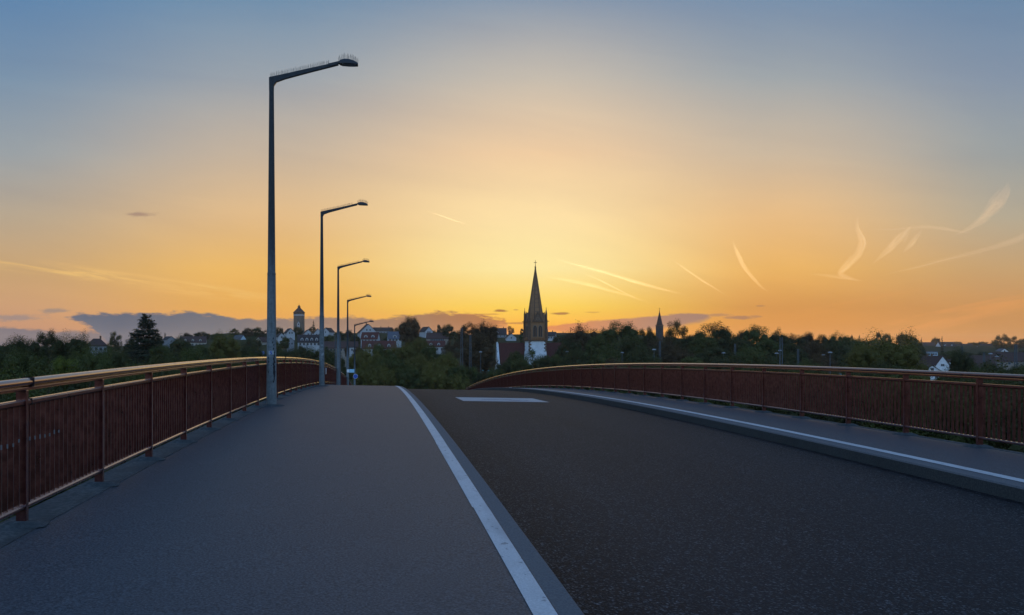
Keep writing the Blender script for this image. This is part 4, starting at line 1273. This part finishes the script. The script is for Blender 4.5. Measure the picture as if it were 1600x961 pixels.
trunk_me = {}
def trunk_mesh(kind):
    """unit-height trunk with limbs reaching into the crown (crown centre at z=.68, radius .32)"""
    if kind in trunk_me: return trunk_me[kind]
    mb = MB(); r = random.Random(kind)
    if kind == 'pole':
        mb.tube([(0, 0, 0), (0, 0, .5), (0, 0, .97)], [.018, .011, .002], 8)
    else:
        mb.tube([(0, 0, 0), (.005, .003, .15), (-.006, .006, .36), (.006, -.004, .6), (0, 0, .8)], [.034, .025, .021, .013, .004], 9)
        for i in range(8):
            a = i*2.4 + r.uniform(-.3, .3); z0 = .34+.045*i
            L = r.uniform(.16, .27)
            mb.tube([(0, 0, z0), (math.cos(a)*L*.5, math.sin(a)*L*.5, z0+.09), (math.cos(a)*L, math.sin(a)*L, z0+.17+r.uniform(0, .06))], [.012, .008, .003], 6)
    o = mb.build('trunk', M_bark, smooth=True); me = o.data; bpy.data.objects.remove(o)
    trunk_me[kind] = me
    return me

trs = random.Random(77)
def tree(name, label, px, ytop, Y, wpx, kind='round1', leaf='green', group=None, cat='tree', hcrown=None, base=None):
    """ytop: direction of the crown's top, wpx: its width as seen"""
    k = Y/F
    c = P(px, ytop, Y)
    zg = (terrain_h(c.x, c.y) - .2) if base is None else base
    Ht = max(1.5, c.z - zg)
    root = empty(name, (c.x, c.y, zg), trs.uniform(0, 6.28))
    tag(root, label, cat, group)
    w = wpx*k/2
    cm_ = crown_mesh(kind, leaf)
    cr = link('crown', cm_, root)
    if kind in ('spruce', 'fir', 'column'):
        wid = {'spruce': .34, 'fir': .30, 'column': .24}[kind]
        cr.scale = (w/wid, w/wid, Ht*.94); cr.location = (0, 0, Ht*.06)
        t = link('trunk', trunk_mesh('pole'), root); t.scale = (Ht, Ht, Ht)
    else:
        zf = 1.0
        hc = hcrown if hcrown else min(max(w*1.06, min(Ht*.28, 1.15*w)), Ht*.6)
        if kind[0] == 't': hc = min(w*1.0, Ht*.32)
        cr.scale = (w*1.06, w*1.06, hc); cr.location = (0, 0, Ht - hc*zf)
        t = link('trunk', trunk_mesh('a'), root)
        zc = (Ht - hc*zf)/.68 if kind[0] != 't' else Ht*.8
        t.scale = (min(zc, w*2.2), min(zc, w*2.2), min(zc, Ht/.86))
    return root

def belt(label, group, items, kinds, leaves, name='broadleaf_tree', cat='tree', **kw):
    for i, it in enumerate(items):
        px, yt, Y, w = it[:4]
        kd = it[4] if len(it) > 4 else kinds[i % len(kinds)]
        lf = it[5] if len(it) > 5 else leaves[i % len(leaves)]
        tree(name, label, px, yt, Y, w, kd, lf, group, cat, **kw)

NEAR = ['near1', 'near2', 'near3']; RND = ['round1', 'round2', 'round3', 'round4']
# --- left side
tree('spruce_tree', 'tall dark pointed spruce standing alone above the left treetops', 228, 491, 190, 124, 'spruce', 'needle')
tree('broadleaf_tree', 'open crowned tree with sky gaps, tallest of the leftmost trees', 75, 520, 135, 46, 'airy1', 'dark')
tree('broadleaf_tree', 'dark tree with ragged top between the open tree and the brown roof', 115, 524, 125, 62, 'near2', 'dark')
tree('broadleaf_tree', 'low dark crowned tree above the left railing at the picture edge', 30, 530, 128, 78, 'near1', 'dark')
tree('broadleaf_tree', 'bright yellow green bushy tree just over the left handrail', 105, 562, 62, 52, 'near3', 'bright')
tree('broadleaf_tree', 'wide mid green tree nearest to the left picture edge', 42, 551, 72, 92, 'near1', 'green')
tree('broadleaf_tree', 'rounded green tree right of the bright bushy one by the left railing', 140, 547, 85, 82, 'near2', 'green')
tree('broadleaf_tree', 'broad domed tree below the pale blue gable', 352, 523, 185, 52, 'near2', 'olive')
tree('broadleaf_tree', 'twin topped slim tree right of the brown hipped roof', 178, 520, 330, 24, 'airy2', 'dark')
GL = 'trees in the belt beyond the left railing'
belt('dark deciduous tree in the closed belt beyond the left railing', GL,
     [(-20, 538, 110, 80), (170, 545, 105, 60), (195, 552, 90, 60), (262, 556, 92, 70), (300, 549, 115, 70), (330, 560, 100, 60), (282, 529, 260, 44), (318, 541, 200, 44), (390, 541, 190, 50), (425, 551, 160, 46),
      (252, 541, 170, 40), (205, 531, 260, 26), (0, 545, 100, 70), (388, 556, 120, 60), (450, 548, 180, 44), (470, 543, 210, 40), (495, 546, 220, 44), (520, 549, 230, 40)],
     NEAR + RND, ['dark', 'green', 'dark'])
belt('low dark green tree close under the left railing', 'trees close under the left railing',
     [(-60, 585, 30, 200), (30, 588, 34, 190), (110, 582, 40, 150), (190, 578, 46, 130), (255, 572, 54, 110), (310, 568, 64, 90), (360, 565, 74, 84), (410, 563, 86, 70), (455, 562, 100, 60), (495, 566, 112, 50), (530, 572, 124, 40)],
     NEAR, ['dark', 'green'])
GHT = 'trees between the hillside houses'
belt('small dark tree among the hillside houses', GHT,
     [(245, 522, 560, 20), (292, 521, 640, 22), (315, 519, 650, 28), (340, 521, 640, 22), (366, 514, 660, 16), (388, 513, 660, 20), (403, 512, 650, 16), (345, 531, 420, 30), (395, 528, 460, 30), (415, 517, 600, 20),
      (436, 512, 640, 16), (445, 527, 470, 16), (465, 511, 655, 18), (476, 524, 540, 12), (488, 511, 670, 14), (515, 524, 560, 24), (530, 518, 600, 18), (545, 516, 620, 14), (555, 524, 560, 18), (522, 531, 500, 28),
      (606, 526, 560, 14), (612, 513, 700, 8), (620, 512, 700, 9), (650, 526, 520, 20), (678, 517, 640, 14), (692, 512, 600, 18), (700, 508, 560, 24), (645, 540, 405, 24), (655, 543, 400, 20), (705, 534, 400, 30),
      (720, 517, 520, 26), (820, 522, 560, 20), (875, 524, 560, 26), (545, 541, 395, 14), (508, 543, 390, 20), (430, 533, 430, 20), (470, 541, 400, 18), (560, 543, 380, 18), (630, 544, 390, 24)],
     RND + ['airy1'], ['dark', 'brown', 'dark', 'green'], name='hillside_tree')
tree('fir_tree', 'tiny pointed conifer on the skyline right of the water tower', 490, 500, 690, 8, 'fir', 'needle')
tree('fir_tree', 'small pointed conifer over the long red brown roof on the left hill', 258, 519, 640, 10, 'fir', 'needle')
tree('cypress_tree', 'narrow dark column tree on the skyline left of the church belfry', 815.5, 511, 610, 6, 'column', 'brown')
tree('cypress_tree', 'dark column conifer on the skyline between round tree and masts', 685.5, 505, 640, 7, 'column', 'dark')
tree('broadleaf_tree', 'thin leaning bare topped tree on the skyline left of the narrow column tree', 798, 510, 600, 11, 'airy2', 'brown')
tree('broadleaf_tree', 'big round dark tree standing out against the sunset cloud', 640, 497, 470, 35, 'dense1', 'brown', hcrown=8.0)
tree('broadleaf_tree', 'dark brownish tree with lit gaps behind the lattice mast pair', 733, 507, 330, 34, 'airy1', 'brown')
tree('broadleaf_tree', 'dark brownish tree, second one behind the lattice mast pair', 758, 506, 320, 40, 'round4', 'brown')
tree('broadleaf_tree', 'lower dark tree filling the space left of the nave gable', 745, 525, 300, 62, 'round1', 'brown')
tree('broadleaf_tree', 'leafy tree in front of the white church tower', 838, 549, 255, 44, 'airy2', 'green')
tree('broadleaf_tree', 'dark tree before the nave roof left of the white tower', 806, 551, 250, 34, 'round2', 'green')
# --- olive mass behind the crest of the bridge
belt('olive green bushy tree in the mass behind the crest of the bridge', 'bushy trees behind the crest of the bridge',
     [(556, 556, 225, 36), (574, 545, 235, 50), (600, 540, 245, 50), (628, 538, 255, 46, 'near2'), (652, 531, 265, 42, 'near3'), (676, 541, 250, 46), (697, 553, 235, 40), (580, 566, 215, 44), (612, 560, 220, 60), (650, 557, 222, 60), (684, 565, 215, 50), (712, 572, 212, 40), (565, 578, 205, 40), (600, 577, 205, 60), (640, 576, 204, 60), (680, 581, 204, 56), (716, 588, 203, 44)],
     NEAR, ['olive', 'olive', 'green'], name='bushy_tree')
belt('low green tree between the bridge crest and the church', 'low trees before the church',
     [(735, 575, 215, 36), (752, 584, 210, 30), (775, 577, 225, 36), (790, 566, 240, 34), (815, 562, 235, 40), (850, 559, 230, 40), (868, 556, 250, 30), (885, 562, 225, 40), (915, 560, 230, 46)],
     RND, ['green', 'dark'], name='low_tree')
# --- belt right of the church
tree('broadleaf_tree', 'round topped tree first to the right of the church nave', 908, 512, 290, 58, 'round4', 'brown')
tree('broadleaf_tree', 'broad domed tree second to the right of the church, left of the far spire', 970, 506, 280, 66, 'round3', 'green', hcrown=6.2)
tree('broadleaf_tree', 'open branched tree touching the far slim spire on its left', 1011, 514, 300, 30, 'airy1', 'dark')
tree('broadleaf_tree', 'open crowned round tree just right of the far slim spire', 1053, 504, 300, 44, 'airy2', 'dark')
tree('broadleaf_tree', 'three lobed dark tree midway along the right tree line', 1118, 509, 285, 66, 'round1', 'dark')
tree('broadleaf_tree', 'rounded tree with notch on its left, right of the three lobed tree', 1182, 512, 280, 48, 'round2', 'green')
tree('broadleaf_tree', 'round tree at the thickest lattice mast on the right', 1216, 519, 300, 40, 'round4', 'dark')
belt('deciduous tree in the dense line right of the church', 'trees in the dense line right of the church',
     [(890, 532, 265, 44), (935, 527, 262, 50), (985, 530, 255, 56), (1035, 529, 262, 50), (1075, 526, 270, 44), (1100, 524, 255, 50), (1150, 527, 262, 46), (1160, 519, 330, 30), (1090, 522, 330, 34), (1200, 532, 255, 50), (1240, 525, 310, 40), (1262, 522, 340, 36),
      (1285, 525, 360, 34), (1310, 523, 380, 36), (1235, 538, 250, 50), (1270, 538, 260, 54), (1300, 538, 280, 44), (1335, 530, 420, 30), (945, 518, 360, 40), (1020, 527, 330, 30),
      (900, 548, 225, 50), (950, 548, 222, 60), (1005, 546, 225, 60), (1060, 545, 226, 60), (1115, 544, 228, 60), (1170, 545, 225, 60), (1225, 552, 222, 60), (1280, 556, 220, 54), (1140, 556, 200, 60), (1080, 560, 190, 60), (1020, 562, 185, 60), (960, 564, 180, 60), (1200, 562, 185, 60), (1260, 566, 180, 60), (1320, 545, 300, 40)],
     RND + ['tall1'], ['dark', 'green', 'dark', 'brown'], hcrown=None)
# --- right
tree('broadleaf_tree', 'big bushy olive tree filling the view left of the near white gables', 1388, 527, 125, 108, 'near2', 'olive', hcrown=4.6)
tree('broadleaf_tree', 'smaller bushy olive tree leaning against the big one on its left', 1352, 543, 118, 62, 'near1', 'olive')
tree('broadleaf_tree', 'dark green tree with rounded pointed top right of the near white gables', 1508, 550, 130, 52, 'near3', 'dark', hcrown=4.2)
tree('broadleaf_tree', 'oak clump tree on the far right ridge, left one', 1567, 524, 900, 22, 'airy1', 'dark')
tree('broadleaf_tree', 'oak clump tree on the far right ridge, right one', 1588, 527, 900, 24, 'airy2', 'dark')
for (px, yt, w, lb) in [(1330.5, 521, 5, 'narrow pointed conifer first from left on the right skyline'), (1343, 522, 9, 'open tiered conifer on the right skyline'), (1354, 526, 7, 'short ragged conifer on the right skyline'), (1373, 515, 9, 'tallest dark column conifer on the right skyline'),
                        (1401, 520, 5, 'slim conifer above the big bushy olive tree'), (1422, 519, 9, 'spired conifer right above the big bushy olive tree'), (1440, 526, 5, 'small conifer left of the first white gable on the right ridge'), (1472, 524, 6, 'small pointed conifer behind the tall white gable on the right ridge')]:
    tree('conifer_tree', lb, px, yt, 700, w, 'column' if w in (5, 9) and px in (1330.5, 1373) else 'fir', 'needle', 'conifers on the right skyline')
belt('small dark tree on the far right ridge among the houses', 'trees on the far right ridge',
     [(1345, 531, 640, 22), (1365, 530, 640, 22), (1385, 522, 680, 16), (1410, 521, 680, 16), (1425, 526, 680, 18), (1432, 532, 600, 20), (1438, 545, 480, 22), (1462, 528, 1050, 12), (1484, 549, 620, 24), (1502, 549, 700, 22), (1496, 534, 1060, 14), (1520, 535, 1060, 14),
      (1535, 534, 1080, 16), (1552, 535, 1060, 14), (1543, 550, 760, 18), (1580, 551, 760, 18), (1601, 530, 920, 16), (1495, 553, 520, 24), (1515, 552, 640, 20), (1474, 552, 560, 16), (1555, 531, 980, 10), (1600, 548, 700, 20), (1535, 550, 640, 16)],
     RND, ['dark', 'dark', 'green'], name='ridge_tree')
belt('low dark green tree below the near houses on the right', 'low trees below the right hand houses',
     [(1398, 575, 170, 60), (1495, 576, 165, 60), (1555, 568, 190, 50), (1590, 572, 180, 60), (1620, 565, 170, 50), (1495, 596, 120, 70), (1400, 600, 110, 60), (1530, 580, 110, 80), (1590, 582, 100, 90), (1380, 570, 105, 80), (1330, 578, 110, 70), (1650, 575, 95, 90)],
     NEAR, ['dark', 'green', 'dark'], name='low_tree')
belt('dark bushy tree close behind the right railing', 'trees close behind the right railing',
     [(1700, 590, 40, 260), (1560, 596, 44, 230), (1430, 595, 50, 190), (1320, 592, 58, 160), (1230, 588, 68, 140), (1150, 585, 80, 120), (1080, 582, 92, 100), (1020, 580, 104, 90), (960, 580, 116, 80), (905, 582, 128, 70), (1640, 612, 34, 200), (1500, 616, 38, 180), (860, 586, 140, 60), (820, 592, 150, 50)],
     NEAR, ['dark', 'dark', 'green'], name='low_tree')

# ================================================================== contrails and streaks: ice clouds far beyond the town, lit by the low sun
def cloudvol(name, dens):
    m = bpy.data.materials.new(name); m.use_nodes = True
    t = m.node_tree; t.nodes.clear()
    v = t.nodes.new('ShaderNodeVolumePrincipled'); v.inputs['Color'].default_value = (1, .97, .9, 1); v.inputs['Density'].default_value = dens; v.inputs['Anisotropy'].default_value = .72
    o = t.nodes.new('ShaderNodeOutputMaterial'); t.links.new(v.outputs[0], o.inputs['Volume'])
    m.cycles.homogeneous_volume = True
    return m
DIST = 9000.0
def smooth_line(pts, step):
    fine = []
    for (a, b) in zip(pts[:-1], pts[1:]):
        n = max(2, int(math.hypot(b[0]-a[0], b[1]-a[1])/step))
        for i in range(n): t = i/n; fine.append([a[j]+(b[j]-a[j])*t for j in range(3)])
    fine.append(list(pts[-1]))
    for _ in range(3):
        f2 = [q[:] for q in fine]
        for i in range(1, len(fine)-1): f2[i] = [(fine[i-1][j]+2*fine[i][j]+fine[i+1][j])/4 for j in range(3)]
        fine = f2
    return fine
def strand(fine, o, m, parent, r, wob_, name):
    kk = DIST/F
    mb = MB(); n = 16; vs = []
    wob = 0
    for i, (x, y, w) in enumerate(fine):
        a = fine[max(0, i-1)]; b = fine[min(len(fine)-1, i+1)]
        L = math.hypot(b[0]-a[0], b[1]-a[1]) or 1
        nx, ny = -(b[1]-a[1])/L, (b[0]-a[0])/L
        wob = wob*.75 + r.uniform(-1, 1)*wob_*w
        w = max(.04, w)
        for q_ in range(n):
            an = 2*math.pi*q_/n
            s = math.cos(an)*w + wob
            p = P(x+nx*s, y+ny*s, DIST) - o
            p.y += math.copysign(abs(math.sin(an))**3, math.sin(an))*w*kk*1.3
            vs.append(p)
    fs = [(j*n+i, j*n+(i+1) % n, (j+1)*n+(i+1) % n, (j+1)*n+i) for j in range(len(fine)-1) for i in range(n)] + [tuple(range(n)), tuple((len(fine)-1)*n+i for i in range(n))]
    return mb.add(vs, fs).build(name, m, parent)
def contrail(label, pts, dens, strands=0, seed=0):
    """pts: (px, py, half width in px); strands: loose threads beside the core"""
    r = random.Random(seed)
    fine = smooth_line(pts, 3)
    mid = fine[len(fine)//2]
    o = P(mid[0], mid[1], DIST)
    root = empty('contrail', o)
    tag(root, label, 'contrail', 'contrails in the evening sky')
    m = cloudvol('contrail ice', dens)
    strand([[x, y, w*(.8 if strands else 1)] for x, y, w in fine], o, cloudvol('contrail ice', dens*.75) if strands else m, root, r, .05, 'core')
    N_ = len(fine)
    for k in range(strands):
        a = int(N_*r.uniform(0, .55)); b = min(N_, a + max(6, int(N_*r.uniform(.25, .6))))
        off = r.uniform(-.9, .9); drift = r.uniform(-.5, .5)
        seg = []
        for i in range(a, b):
            t = (i-a)/max(1, b-a-1)
            x, y, w = fine[i]
            p0 = fine[max(0, i-1)]; p1 = fine[min(N_-1, i+1)]
            L = math.hypot(p1[0]-p0[0], p1[1]-p0[1]) or 1
            nx, ny = -(p1[1]-p0[1])/L, (p1[0]-p0[0])/L
            d = w*(off + drift*t)
            seg.append([x+nx*d, y+ny*d, w*r.uniform(.26, .36)*math.sin(math.pi*min(1, max(0, t)))**.7])
        if len(seg) > 4: strand(seg, o, m, root, r, .25, 'wisp')
    return root
K = .001
contrail('short thin vapour trail alone in the sky right of the second lamp', [(668, 330, .3), (690, 337.5, .9), (710, 344.5, .9), (735, 352, .2)], 20*K, 0, 1)
contrail('long broad vapour trail, upper one right of the church spire', [(855, 400, .5), (890, 411, 1.6), (940, 424, 3.0), (990, 439, 3.6), (1040, 453, 2.2), (1075, 462, .4)], 4.4*K, 5, 2)
contrail('thin bright vapour trail crossing below the long broad one', [(908, 425, .2), (940, 439, .9), (975, 457, .9), (1005, 471, .2)], 13*K, 0, 3)
contrail('faint vapour trail starting at the church spire', [(838, 430, .4), (880, 437, 2.2), (930, 447, 3.2), (985, 463, 1.8), (1020, 475, .3)], 3.2*K, 4, 4)
contrail('bright slanting vapour trail above the far slim spire', [(1048, 404, .3), (1062, 414, 1.8), (1085, 430, 2.0), (1110, 446, 2.0), (1140, 465, .3)], 6*K, 5, 5)
contrail('wavy steep vapour trail right of the slanting one', [(1144, 374, .4), (1150, 392, 3.6), (1160, 414, 4.0), (1178, 436, 3.4), (1190, 449, 2.0), (1204, 459, .3)], 4*K, 6, 6)
contrail('hooked wispy vapour streak left of the branching one', [(1341, 334, .6), (1338, 356, 4.0), (1348, 378, 8.0), (1340, 400, 7.0), (1320, 418, 7.5), (1310, 428, 6.0), (1330, 436, 4), (1350, 440, .5)], 2.0*K, 10, 7)
contrail('flat pale streak under the hooked wispy one', [(1262, 428, .4), (1290, 430, 3.4), (1315, 434, 3.4), (1350, 439, .4)], 2.2*K, 4, 8)
contrail('broad slanting wisp hanging from the long horizontal streak', [(1428, 350, .5), (1410, 368, 8), (1390, 388, 8), (1362, 414, .8)], 1.8*K, 9, 9)
contrail('short slanting wisp right of the broad hanging one', [(1442, 357, .6), (1430, 373, 6), (1418, 388, 5), (1410, 396, .5)], 1.8*K, 7, 10)
contrail('horizontal streak meeting the rising feathery plume', [(1340, 358, .3), (1400, 358, 1.5), (1450, 354, 3.6), (1480, 358, 4.4), (1505, 363, 2.6), (1520, 364, .4)], 2.6*K, 6, 11)
contrail('feathery plume rising towards the upper right', [(1488, 370, .5), (1515, 357, 6), (1540, 338, 9), (1560, 318, 11), (1572, 300, 10), (1576, 284, .8)], 1.6*K, 12, 12)
contrail('long faint diagonal streak at the right picture edge', [(1370, 432, .3), (1430, 418, 2.6), (1490, 402, 3.6), (1550, 387, 5), (1590, 374, 8), (1630, 350, 4)], 1.6*K, 8, 13)

# ================================================================== evening haze
hm = bpy.data.materials.new('evening haze'); hm.use_nodes = True
t = hm.node_tree; t.nodes.clear()
v = t.nodes.new('ShaderNodeVolumePrincipled'); v.inputs['Color'].default_value = (1, .93, .84, 1); v.inputs['Density'].default_value = HAZE; v.inputs['Anisotropy'].default_value = .5
o = t.nodes.new('ShaderNodeOutputMaterial'); t.links.new(v.outputs[0], o.inputs['Volume'])
hm.cycles.homogeneous_volume = True
hz_ = MB().box(-2500, 2700, -700, 3100, -45, 62).build('haze', hm)
tag(hz_, kind='stuff')
